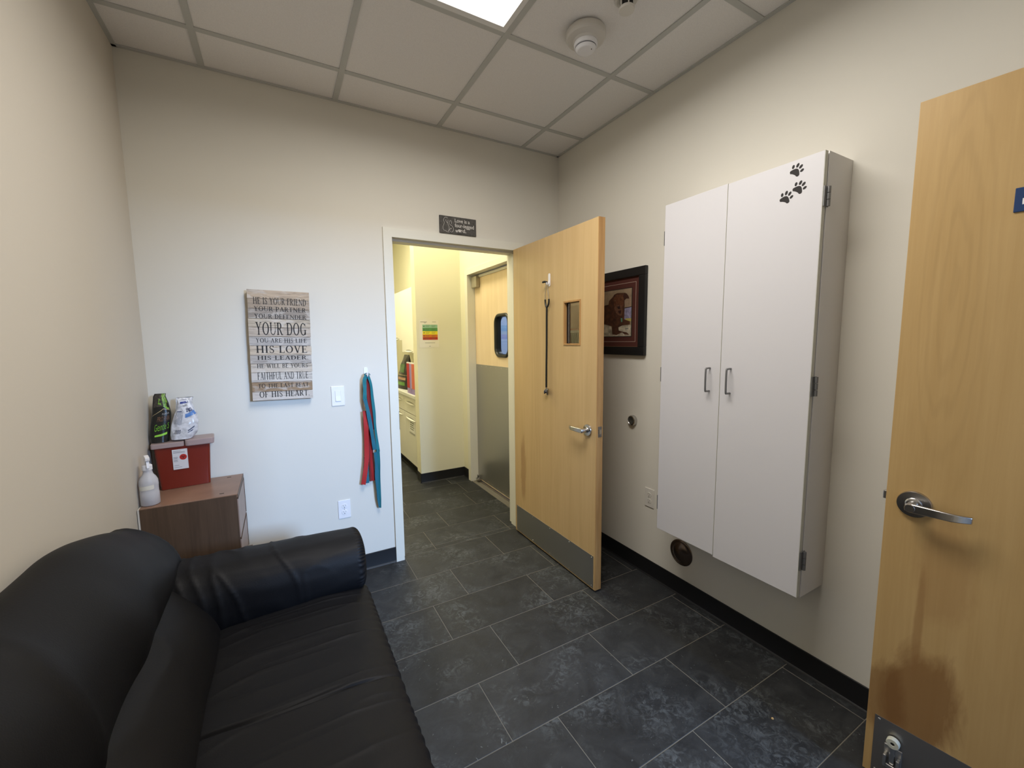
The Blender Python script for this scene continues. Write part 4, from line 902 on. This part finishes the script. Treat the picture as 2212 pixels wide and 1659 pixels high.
# two treat bags standing on the lid
def pouch(nm, pts, zb, yc, depth, m, par, seed=0, lean=0.0, crk=0.0022):
    """pts: rows (z, xl, xr) bottom to top; a stand-up pouch"""
    rows = pts; n = 36; nv = 30
    def at(v):
        u = v*(len(rows)-1); i = min(int(u), len(rows)-2); t = u-i; t = t*t*(3-2*t)*0.4+t*0.6
        return [lerp(rows[i][k], rows[i+1][k], t) for k in range(3)]
    def fn(u, v):
        z, xl, xr = at(v); a = 2*PI*u; c, s = math.cos(a), math.sin(a)
        cx, hw_ = (xl+xr)/2, (xr-xl)/2
        d = depth*(1-v)**0.55*0.5+0.003
        px = math.copysign(abs(c)**0.8, c); py = math.copysign(abs(s)**1.0, s)
        nz = noise.noise(Vector((c*2+seed, s*2, z*26)))*crk*(0.3+v)+noise.noise(Vector((c*5+seed, s*5, z*70)))*crk*0.45
        return Vector((cx+hw_*px, yc+lean*v+d*py+nz, z))
    mb = MB().grid(fn, n, nv, closeu=True)
    L = n; mb.f.append(tuple(range(n-1, -1, -1))); mb.fm.append(0); mb.f.append(tuple((nv-1)*n+k for k in range(n))); mb.fm.append(0)
    return build(nm, mb, m, par, smooth=70), fn
def decal(nm, fn, par, m, polys, zfun=None, off=0.0012):
    """flat print wrapped on the pouch's front: polys in (s, v): s -1..1 across the front, v 0..1 up"""
    mb = MB()
    for p in polys:
        # subdivide a quad/polygon as a triangle fan over a fine grid of its bounding rows
        (s0, v0), (s1, v1), (s2, v2), (s3, v3) = p; N = 6; Mv = 4
        def g(u, v):
            s = lerp(lerp(s0, s1, u), lerp(s3, s2, u), v); vv = lerp(lerp(v0, v1, u), lerp(v3, v2, u), v)
            uu = 0.75+0.25*math.asin(max(-1, min(1, s)))/(PI/2)
            q = fn(uu % 1.0, vv); return Vector((q.x, q.y-off, q.z))
        mb.grid(g, N, Mv)
    return build(nm, mb, m, par, smooth=70)
def wrap_text(nm, fn, par, m, txt, s0, s1, v0, v1, off=0.0016, bold=0.0, slope=0.0):
    t = text_mb(txt, 1, Matrix(), fit=(1, 1), bold=bold); vs = []
    for x, y, z in t.v:
        s = lerp(s0, s1, x+0.5); v = lerp(v0, v1, y+0.5)+slope*(x+0.5); uu = 0.75+0.25*math.asin(max(-1, min(1, s)))/(PI/2)
        q = fn(uu % 1.0, v); vs.append((q.x, q.y-off, q.z))
    t.v = vs; return build(nm, t, m, par)
ZL = ZT+0.2375
bb = thing('black_treat_bag', 'tall black and green dog treat bag on the sharps container lid', 'treat bag', (-2.462, -0.08, ZL))
body_, fnb = pouch('bag', [(ZL+0.0005, -2.512, -2.440), (ZL+0.03, -2.516, -2.437), (ZL+0.09, -2.508, -2.430), (ZL+0.14, -2.499, -2.424), (ZL+0.19, -2.494, -2.432), (ZL+0.225, -2.490, -2.442), (ZL+0.238, -2.484, -2.440)], ZL, -0.083, 0.055, mat('black_foil_bag', (0.012, 0.012, 0.010), 0.30), bb, 3, lean=0.02)
M_grn = mat('leaf_green_print', (0.16, 0.32, 0.035), 0.4, var=(90, 0.6)); M_lime = mat('lime_print', (0.28, 0.62, 0.06), 0.4)
decal('green_photo', fnb, bb, M_grn, [[(-0.15, 0.66), (0.92, 0.55), (0.90, 0.98), (0.25, 0.99)]])
decal('dog_photo', fnb, bb, mat('dark_photo_print', (0.045, 0.038, 0.028), 0.4, var=(120, 0.7)), [[(-0.75, 0.60), (0.35, 0.62), (0.30, 0.97), (-0.6, 0.93)]], off=0.0016)
decal('gold_line', fnb, bb, mat('gold_print', (0.38, 0.30, 0.16), 0.35), [[(-0.85, 0.455), (0.25, 0.575), (0.25, 0.585), (-0.85, 0.465)], [(0.25, 0.575), (0.9, 0.56), (0.9, 0.57), (0.25, 0.585)]])
decal('lime_bar', fnb, bb, M_lime, [[(-0.30, 0.155), (0.75, 0.195), (0.75, 0.225), (-0.30, 0.19)]])
wrap_text('lettering', fnb, bb, M_lime, 'Gentle S', -0.38, 0.88, 0.235, 0.325, slope=0.03)
wrap_text('lettering', fnb, bb, mat('white_text_print', (0.6, 0.58, 0.56), 0.5), 'PURINA', 0.10, 0.80, 0.47, 0.51, slope=0.02)
wrap_text('lettering', fnb, bb, mat('copper_print', (0.36, 0.20, 0.12), 0.4), 'PRO PLAN', -0.20, 0.85, 0.375, 0.445, slope=0.02)
wb_ = thing('white_treat_bag', 'crumpled white and blue treat pouch with torn top on the sharps container lid', 'treat bag', (-2.372, -0.09, ZL+0.006))
ZW = ZL+0.0072
body_, fnw = pouch('bag', [(ZW, -2.432, -2.345), (ZW+0.03, -2.434, -2.322), (ZW+0.08, -2.426, -2.316), (ZW+0.12, -2.412, -2.318), (ZW+0.15, -2.404, -2.328), (ZW+0.175, -2.402, -2.336), (ZW+0.195, -2.402, -2.334), (ZW+0.206, -2.400, -2.330)], ZW, -0.088, 0.060, mat('white_foil_bag', (0.58, 0.58, 0.60), 0.24, var=(45, 0.25)), wb_, 11, lean=0.015, crk=0.009)
M_bl = mat('navy_print', (0.015, 0.035, 0.20), 0.4); M_bl2 = mat('blue_band_print', (0.10, 0.22, 0.50), 0.4)
decal('front_panel', fnw, wb_, mat('white_panel_print', (0.74, 0.74, 0.76), 0.45), [[(0.0, 0.46), (0.80, 0.54), (0.55, 0.99), (-0.85, 0.93)]], off=0.0012)
decal('blue_band', fnw, wb_, M_bl2, [[(0.02, 0.37), (0.92, 0.44), (0.82, 0.53), (0.0, 0.45)]], off=0.0014)
decal('logo_band', fnw, wb_, M_bl, [[(-0.30, 0.73), (0.42, 0.76), (0.40, 0.82), (-0.32, 0.79)]], off=0.0022)
wrap_text('lettering', fnw, wb_, M_bl, 'treats', 0.08, 0.72, 0.49, 0.60, off=0.0028, slope=0.03, bold=0.01)
wrap_text('lettering', fnw, wb_, mat('grey_print', (0.16, 0.15, 0.15), 0.7), 'HYPO', -0.05, 0.38, 0.63, 0.68, off=0.0028, slope=0.02)
wrap_text('lettering', fnw, wb_, M_bl, 'Hill\'s', -0.12, 0.22, 0.84, 0.91, off=0.0028)
decal('back_print', fnw, wb_, mat('pale_grey_print', (0.36, 0.37, 0.40), 0.5), [[(-0.72, 0.28), (-0.12, 0.26), (-0.12, 0.50), (-0.72, 0.50)]], off=0.0012)
wrap_text('lettering', fnw, wb_, mat('dark_blue_grey_print', (0.05, 0.06, 0.12), 0.5), '10000', -0.62, -0.12, 0.13, 0.20, off=0.002)
decal('fine_print', fnw, wb_, mat('dark_blue_grey_print', (0.05, 0.06, 0.12), 0.5), [[(0.25, 0.17), (0.72, 0.22), (0.72, 0.235), (0.25, 0.185)], [(0.25, 0.14), (0.62, 0.18), (0.62, 0.195), (0.25, 0.155)], [(-0.7, 0.505), (-0.2, 0.505), (-0.2, 0.52), (-0.7, 0.52)]], off=0.0018)
# spray bottle
sb = thing('spray_bottle', 'translucent white spray bottle with paper label on the dresser corner', 'bottle', (-2.482, -0.322, ZT))
Mz = Matrix.Translation((-2.482, -0.322, ZT+0.0005))
build('bottle', MB().lathe([(0.001, 0.002), (0.030, 0.0), (0.0345, 0.004), (0.0345, 0.055), (0.0335, 0.06), (0.0335, 0.085), (0.0345, 0.092), (0.0335, 0.112), (0.028, 0.126), (0.019, 0.140), (0.016, 0.152), (0.0155, 0.168), (0.001, 0.168)], Mz, 36), mat('cloudy_plastic', (0.70, 0.70, 0.73), 0.35, trans=0.30, ior=1.35), sb, smooth=60)
build('collar', MB().lathe([(0.001, 0.160), (0.0185, 0.160), (0.0185, 0.180), (0.014, 0.184), (0.001, 0.184)], Mz, 20), M_plast, sb, smooth=40)
build('trigger_head', MB().prism([(-0.012, 0.182), (0.011, 0.182), (0.012, 0.200), (0.030, 0.206), (0.031, 0.219), (0.006, 0.226), (-0.008, 0.226), (-0.018, 0.215)], -0.008, 0.008, plane_M((-2.482, -0.322, ZT), (0.35, -0.94, 0), (0, 0, 1))), M_plast, sb, bevel=0.002)
build('trigger', MB().prism([(0.014, 0.203), (0.022, 0.203), (0.028, 0.172), (0.023, 0.170)], -0.005, 0.005, plane_M((-2.482, -0.322, ZT), (0.35, -0.94, 0), (0, 0, 1))), M_plast, sb, bevel=0.001)
lm = MB().grid(lambda u, v: Mz @ Vector((0.0348*math.cos(lerp(-2.6, -0.85, u)), 0.0348*math.sin(lerp(-2.6, -0.85, u)), 0.072+0.020*v+0.003*u)), 16, 2)
build('paper_label', lm, mat('cream_label', (0.72, 0.70, 0.62), 0.7), sb, smooth=180)

# ================================================================== COUCH
couch = thing('couch', 'black leather loveseat along the left wall with rolled padded arms', 'couch', (-2.1, -1.5, 0))
def rid(x): return 1-abs(x)
def wr(p, f=1.0, amp=1.0, dirv=(1, 0, 0)):
    q = Vector((p[0]*2.0*f, p[1]*2.0*f, p[2]*2.0*f)); n1 = noise.noise(q); n2 = noise.noise(q*2.3+Vector((5, 1, 7))); return (n1+0.4*n2)*amp
def ridge(p, scale, warp=0.5, sharp=5):
    """thin folds: narrow ridges where a stretched noise crosses zero"""
    q = Vector((p[0]*scale[0], p[1]*scale[1], p[2]*scale[2])); w = noise.noise(q*0.6+Vector((3, 9, 1)))*warp
    return math.exp(-sharp*abs(noise.noise(q+Vector((w, w, w))))*3)
def rbox(mbx, c, hs, p, disp, nu=70, nv=110):
    """superquadric pillow-box: c centre, hs half sizes, p=(px,py) exponents"""
    def f(u, v):
        a = 2*PI*u; b = -PI/2+PI*v
        def se(x, e): return math.copysign(abs(x)**e, x)
        cb = se(math.cos(b), p[0]); x = cb*se(math.cos(a), p[1]); y = cb*se(math.sin(a), p[1]); z = se(math.sin(b), p[0])
        q = Vector((c[0]+hs[0]*x, c[1]+hs[1]*y, c[2]+hs[2]*z))
        return disp(q, Vector((x, y, z)))
    mbx.grid(f, nu, nv, closeu=True); return mbx
YE = -2.62          # far (camera) end of the couch
# one long seat cushion with a shallow stitched seam across it
def seat(y0, y1, sd):
    cy = (y0+y1)/2; L = (y1-y0)/2
    def d(q, n):
        top = max(0, n.z)
        w = 0.008*(1-min(1, abs(n.x))**4)*(1-min(1, abs(n.y))**8)*top
        t = (q.x+2.2)/0.5                      # 0 at the back, 1 at the front
        f1 = ridge((q.x*0.5+sd, q.y-0.34*q.x+0.10*t*t, 0), (1.0, 9.0, 1), 0.7, 4.0)
        f2 = ridge((q.x*1.3+sd+9, q.y+0.10*q.x, 0), (1.5, 5.0, 1), 0.9, 3.0)
        ys = -1.449-0.010*math.sin(t*2.5)-0.03*(t-0.5)
        groove = -0.012*math.exp(-((q.y-ys)/0.0055)**2)+0.004*math.exp(-((q.y-ys)/0.045)**2)
        groove *= 1-0.75*sm(0.80, 1.0, t)
        gath = 0.0022*math.sin(q.y*150+2*math.sin(q.y*23))*sm(0.75, 1.0, n.x)*(1-sm(0.6, 1, n.z)*0.6)
        mid = 0.4+0.6*sm(1.0, 0.3, abs(n.x))
        return q+Vector((gath, 0, (w+(0.0038*f1+0.0045*f2)*mid+groove+0.005*wr((q.x*2, q.y*2, sd)))*top))
    def f(u, v):
        # cross-section in x-z (rounded box) swept along y with closed ends
        a = 2*PI*u; t = math.sin((v-0.5)*PI); t = math.copysign(1-(1-abs(t))**0.5, t)
        t = lerp(-1, 1, v) if abs(lerp(-1, 1, v)) < 0.96 else math.copysign(0.96+0.04*min(1, (abs(lerp(-1, 1, v))-0.96)/0.04), v-0.5)
        k = (1-abs(t)**30)**(1/30) if abs(t) < 1 else 0
        def se(x, e): return math.copysign(abs(x)**e, x)
        nx, nz = se(math.cos(a), 0.26), se(math.sin(a), 0.34)
        q = Vector((-1.945+0.290*nx*k, cy+L*t, 0.355+0.082*nz*k)); return d(q, Vector((nx, t, nz)))
    return MB().grid(f, 170, 420, closeu=True)
build('seat_cushion', seat(-2.055, -0.875, 1.0), M_leather, couch, smooth=180)
# apron and feet
build('base', MB().box(-2.50, -1.685, -2.30, -0.62, 0.05, 0.30), M_leather, couch, bevel=0.012)
for x in (-2.44, -1.75):
    for y in (-0.70, -2.22): build('foot', MB().lathe([(0.001, 0), (0.022, 0), (0.028, 0.052), (0.001, 0.052)], Matrix.Translation((x, y, 0)), 14), M_black, couch, smooth=40)
# arm panels and rolls
def arm(yc, sgn, par):
    build('arm_panel', MB().box(-2.46, -1.70, yc-0.095, yc+0.095, 0.05, 0.50), M_leather, couch, bevel=0.015)
    def f(u, v):
        a = 2*PI*u
        # v: 0..0.86 along the roll from the back to the front, rest the gathered end disc
        if v < 0.80:
            s = v/0.80; x = lerp(-2.44, -1.70, s); k = 1.0
        else:
            s = 1; b = (v-0.80)/0.20*PI/2; x = -1.70+0.042*math.sin(b)**0.9; k = max(0.0, math.cos(b))**0.42
        ry = lerp(0.150, 0.138, s)*k; rz = lerp(0.160, 0.120, s)*k; zc = lerp(0.497, 0.515, s)
        ca, sa = math.cos(a), math.sin(a)
        e = 0.80
        dy = ry*math.copysign(abs(ca)**e, ca); dz = rz*math.copysign(abs(sa)**e, sa)
        p = Vector((x, yc+dy, zc+dz)); r_ = Vector((0, ca, sa))
        fold = ridge((x+0.05*math.sin(a*1.3), a*0.22, 0), (11, 1.6, 1), 0.8, 3.6)*0.0055*sm(0.0, 0.15, v)*sm(0.75, 0.45, v)
        fold += 0.0028*wr((x*3, ca, sa))
        gath = 0.0035*math.sin(a*46+1.5*math.sin(a*5))*sm(0.79, 0.86, v)*sm(1.0, 0.90, v)
        return p+r_*(fold+gath)
    build('arm_roll', MB().grid(f, 200, 120, closeu=True), M_leather, couch, smooth=180)
arm(-0.812, 1, couch); arm(-2.195, -1, couch)
# back: tall pillow over a lumbar roll, swept along y
def backpart(prof, y0, y1, pend, seed, amp, shrinkc, topf=None, n=110, nv=150):
    pr = spline([(x, z, 0) for x, z in prof]+[(prof[0][0], prof[0][1], 0)], n+1)[:-1]
    def f(u, v):
        q = pr[int(round(u*n)) % n]; x, z = q.x, q.y
        # cluster samples at the ends
        t = math.sin((v-0.5)*PI); t = math.copysign(abs(t)**0.75, t); y = lerp(y0, y1, (t+1)/2)
        k = (1-abs(t)**pend)**(1/pend) if abs(t) < 1 else 0
        cx, cz = shrinkc; X = cx+(x-cx)*lerp(0.0, 1, k); Z = cz+(z-cz)*k
        if topf: Z += topf(y)*sm(0.5, 0.85, Z)
        fr = sm(cx-0.02, cx+0.1, X)
        g = ridge((X*0.6+seed, y+0.55*Z, Z*0.3), (3, 3.2, 4.5), 0.8, 2.6)*0.010*amp+0.010*amp*wr((X*1.2+seed, y*1.3, Z*1.3))
        dirn = Vector((X-cx, 0, Z-cz)); dirn = dirn.normalized() if dirn.length > 1e-5 else Vector((0, (1 if t > 0 else -1), 0))
        P = Vector((X, y, Z))+dirn*g*k
        P.x = max(P.x, -W+0.004)
        return P
    return MB().grid(f, n, nv, closeu=True)
topf = lambda y: lerp(-0.030, 0.095, sm(-0.66, -1.30, y))
build('back_cushion', backpart([(-2.505, 0.55), (-2.40, 0.545), (-2.325, 0.575), (-2.292, 0.65), (-2.312, 0.735), (-2.365, 0.805), (-2.440, 0.848), (-2.498, 0.835), (-2.516, 0.77), (-2.515, 0.65)], -2.30, -0.695, 5.0, 2.0, 1.35, (-2.42, 0.66), topf), M_leather, couch, smooth=180)
build('lumbar_cushion', backpart([(-2.50, 0.34), (-2.30, 0.33), (-2.205, 0.37), (-2.178, 0.43), (-2.205, 0.51), (-2.265, 0.585), (-2.33, 0.63), (-2.42, 0.64), (-2.50, 0.60)], -2.24, -0.775, 5.5, 8.0, 0.8, (-2.36, 0.46)), M_leather, couch, smooth=180)
build('piping', MB().tube(spline([(-2.352, -0.70, 0.60), (-2.325, -0.80, 0.585), (-2.318, -1.0, 0.58), (-2.314, -1.3, 0.58), (-2.312, -1.7, 0.58), (-2.312, -2.1, 0.58)], 60), 0.004, 8), M_leather, couch, smooth=60)

# ================================================================== HALL THINGS
pz = thing('wall_poster', 'paper chart with green, yellow, orange and red rows taped to hall wall', 'poster', (-0.59, 1.41, 1.545))
Mp = plane_M((-0.592, 1.4095, 1.545), (1, 0, 0), (0, 0, 1))
build('sheet', MB().box(-0.102, 0.102, -0.138, 0.138, 0, 0.0008, M=Mp), mat('printer_paper', (0.78, 0.74, 0.62), 0.7), pz)
cols = [(0.30, 0.52, 0.34), (0.10, 0.30, 0.09), (0.78, 0.66, 0.03), (0.62, 0.17, 0.02), (0.45, 0.03, 0.015)]
tops = [0.093, 0.060, 0.027, -0.007, -0.034, -0.060]
for i, c in enumerate(cols):
    build('colour_row', MB().box(-0.068, 0.090, tops[i+1], tops[i], 0.0008, 0.0011, M=Mp), mat('chart_colour_%s' % 'abcde'[i], c, 0.7), pz)
    pr = MB()
    for q in range(2):
        for r in range(3): pr.box(-0.036+q*0.062, -0.036+q*0.062+0.045-0.006*r, lerp(tops[i], tops[i+1], (r+0.9)/4), lerp(tops[i], tops[i+1], (r+0.9)/4)+0.002, 0.0011, 0.0013, M=Mp)
    pr.box(-0.062, -0.044, (tops[i]+tops[i+1])/2-0.003, (tops[i]+tops[i+1])/2+0.004, 0.0011, 0.0013, M=Mp)
    build('row_print', pr, mat('chart_ink', (0.10, 0.12, 0.06), 0.7), pz)
pr = MB().box(-0.088, -0.020, 0.118, 0.122, 0.0008, 0.0011, M=Mp).box(-0.052, -0.030, 0.109, 0.112, 0.0008, 0.0011, M=Mp).box(0.035, 0.075, 0.119, 0.122, 0.0008, 0.0011, M=Mp).box(-0.045, 0.06, -0.092, -0.089, 0.0008, 0.0011, M=Mp).box(-0.005, 0.015, -0.127, -0.124, 0.0008, 0.0011, M=Mp)
build('heading_print', pr, mat('chart_ink', (0.10, 0.12, 0.06), 0.7), pz)
build('tape', MB().box(-0.055, 0.035, 0.138, 0.158, 0, 0.0004, M=Mp), mat('clear_tape', (0.76, 0.72, 0.57), 0.3), pz)
M_cabw = mat('cream_thermofoil', (0.76, 0.74, 0.64), 0.38)
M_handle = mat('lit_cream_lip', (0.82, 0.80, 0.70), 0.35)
def lip(parent, y0, y1, z, x, h=0.020):
    """integral arched lip pull: shadowed recess with a proud crescent below it"""
    N = 16; mb = MB(); vs = []
    def g(u, v):
        y = lerp(y0, y1, u); ar = h*math.sin(PI*u)**0.8
        return Vector((x-0.016*math.sin(PI*v)*math.sin(PI*u)**0.5-0.0008, y, z+ar*0.0-ar*(1-v)))
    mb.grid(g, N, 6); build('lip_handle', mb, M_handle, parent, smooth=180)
    pts = [(-lerp(y0, y1, k/N), z+h*0.75*math.sin(PI*k/N)) for k in range(N+1)]
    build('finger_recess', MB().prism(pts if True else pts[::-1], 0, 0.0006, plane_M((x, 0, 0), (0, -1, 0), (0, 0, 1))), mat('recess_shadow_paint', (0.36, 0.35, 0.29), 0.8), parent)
BX = -0.700
def base_cab(y0, y1, label):
    t = thing('base_cabinet', label, 'cabinet', (-0.35, (y0+y1)/2, 0), group='base cabinets in the hall alcove')
    build('carcass', MB().box(BX+0.020, -0.01, y0+0.001, y1-0.001, 0.10, 0.862).box(BX+0.075, -0.01, y0+0.001, y1-0.001, 0.0, 0.10, mi=1), [M_cabw, M_base], t)
    dw = build('drawer', MB().box(BX, BX+0.019, y0+0.004, y1-0.004, 0.672, 0.855), M_cabw, t, bevel=0.003)
    lip(dw, y0+0.07, y1-0.07, 0.790, BX)
    d = build('door', MB().box(BX, BX+0.019, y0+0.004, y1-0.004, 0.105, 0.664), M_cabw, t, bevel=0.003)
    lip(d, y0+0.07, y1-0.07, 0.612, BX)
base_cab(1.545, 2.075, 'cream base cabinet in the hall nearest the column, with a taped notice')
base_cab(2.075, 2.605, 'cream base cabinet in the hall, second from the column')
base_cab(2.605, 3.135, 'cream base cabinet in the hall, third from the column')
ct = build('countertop', MB().box(-0.728, -0.002, 1.542, 3.14, 0.863, 0.900), mat('pale_stone_counter', (0.62, 0.62, 0.56), 0.3, var=(200, 0.1)), bevel=0.004)
tag(ct, 'pale grey countertop over the cream hall cabinets', 'countertop')
nt_ = thing('taped_notice', 'white paper notice on the nearest cream cabinet door in the hall', 'notice', (BX, 1.78, 0.52))
Mn = plane_M((BX-0.0005, 1.775, 0.530), (0, -1, 0), (0, 0, 1))
build('sheet', MB().box(-0.105, 0.105, -0.068, 0.068, 0, 0.0006, M=Mn), mat('white_paper', (0.80, 0.79, 0.74), 0.7), nt_)
pr = MB()
for r in range(4): pr.box(-0.075, 0.075-0.02*(r % 2), 0.038-r*0.024, 0.046-r*0.024, 0.0006, 0.0009, M=Mn)
build('notice_print', pr, mat('chart_ink', (0.10, 0.12, 0.06), 0.7), nt_)
build('tape', MB().box(-0.105, 0.105, -0.088, -0.066, 0.0003, 0.0010, M=Mn), mat('grey_tape', (0.42, 0.41, 0.36), 0.4), nt_)
UX = -0.330
def up_cab(y0, y1, z0, z1, label):
    t = thing('upper_cabinet', label, 'cabinet', (-0.16, (y0+y1)/2, z0), group='upper cabinets in the hall alcove')
    build('carcass', MB().box(UX+0.020, -0.002, y0+0.001, y1-0.001, z0, z1), M_cabw, t)
    d = build('door', MB().box(UX, UX+0.019, y0+0.003, y1-0.003, z0-0.004, z1), M_cabw, t, bevel=0.003)
    lip(d, y0+0.14, y1-0.14, z0+0.020, UX, 0.026)
up_cab(1.545, 2.15, 1.315, 2.20, 'cream upper cabinet in the hall hidden behind the column'); up_cab(2.15, 2.80, 1.315, 2.20, 'cream upper cabinet in the hall beside the column')
up_cab(2.80, 3.50, 1.315, 2.20, 'tall cream upper cabinet in the hall over the counter'); up_cab(3.50, 4.15, 1.49, 2.20, 'shorter cream upper cabinet farthest down the hall')
# bag and striped packet on the counter
hb = thing('counter_treat_bag', 'black and green treat bag on the hall counter under the cabinets', 'treat bag', (-0.52, 2.3, 0.9))
Mh = Matrix.Rotation(-PI/2, 4, 'Z')
def hfn(u, v):
    z = 0.9008+0.41*v; a = 2*PI*u; c, s = math.cos(a), math.sin(a)
    hw_ = lerp(0.30, 0.10, v**1.2); d = 0.075*(1-v)**0.6+0.004
    n_ = noise.noise(Vector((c*2, s*2, z*14)))*0.010
    return Vector((-0.600+d*s+n_, 2.42-hw_*math.copysign(abs(c)**0.8, c)-0.17*v, z))
mb = MB().grid(hfn, 32, 22, closeu=True); mb.f.append(tuple(range(31, -1, -1))); mb.fm.append(0)
build('bag', mb, mat('black_foil_bag', (0.012, 0.012, 0.010), 0.30), hb, smooth=80)
def hd(nm, m, y0, y1, z0, z1, off=0.002):
    def g(u, v):
        y = lerp(y0, y1, u); z = lerp(z0, z1, v); vv = (z-0.9008)/0.41; hw_ = lerp(0.30, 0.10, vv**1.2); cc = max(-1, min(1, (2.42-0.17*vv-y)/hw_))
        c = math.copysign(abs(cc)**1.25, cc); uu = 0.5+0.5-math.acos(c)/(2*PI); q = hfn(uu % 1, vv); return Vector((q.x-off, y, z))
    build(nm, MB().grid(g, 8, 5), m, hb, smooth=80)
hd('gold_line', mat('gold_print', (0.38, 0.30, 0.16), 0.35), 2.15, 2.58, 1.065, 1.073); hd('lime_bar', mat('dark_lime_print', (0.10, 0.26, 0.04), 0.4), 2.20, 2.56, 0.945, 0.985); hd('green_photo', mat('deep_green_print', (0.05, 0.12, 0.03), 0.4), 2.22, 2.42, 1.10, 1.20)
hd('copper_text', mat('copper_print', (0.36, 0.20, 0.12), 0.4), 2.18, 2.46, 1.010, 1.040)
sp_ = thing('striped_packet', 'red, purple and orange striped packet at the front of the hall counter', 'packet', (-0.70, 1.75, 0.9))
for y0, y1, m in ((1.790, 1.895, M_redw), (1.740, 1.788, mat('violet_plastic', (0.26, 0.20, 0.52), 0.4)), (1.705, 1.738, mat('mauve_plastic', (0.45, 0.30, 0.50), 0.4)), (1.585, 1.703, mat('orange_red_plastic', (0.62, 0.10, 0.04), 0.4))):
    build('strip', MB().box(-0.706, -0.690, y0, y1, 0.960, 1.230), m, sp_, bevel=0.002)
    build('strip_end', MB().box(-0.7055, -0.6905, y0+0.004, y1-0.004, 0.9008, 0.960), mat('violet_end_plastic', (0.30, 0.22, 0.48), 0.4), sp_, bevel=0.002)
build('header', MB().box(-0.705, -0.691, 1.585, 1.895, 1.230, 1.243), M_plast, sp_)
build('packet_back', MB().box(-0.690, -0.684, 1.59, 1.89, 0.9008, 1.23), M_plast2, sp_)
bn = tag(build('black_canister', MB().lathe([(0.001, 0.0008), (0.085, 0.0008), (0.09, 0.02), (0.09, 0.25), (0.08, 0.29), (0.07, 0.31), (0.068, 0.395), (0.060, 0.405), (0.001, 0.406)], Matrix.Translation((-0.52, 1.93, 0.90)), 30), M_black, smooth=40), 'black lidded canister behind the striped packet on the hall counter', 'canister')
# speck on the floor tile
tag(build('kibble_piece', MB().lathe([(0.0008, 0), (0.004, 0.001), (0.005, 0.003), (0.003, 0.006), (0.0008, 0.0065)], Matrix.Translation((-0.352, -1.915, 0)), 10), mat('kibble_tan', (0.5, 0.33, 0.14), 0.8), smooth=70), 'tiny tan crumb lying on the dark floor tile below the cabinet', 'crumb')
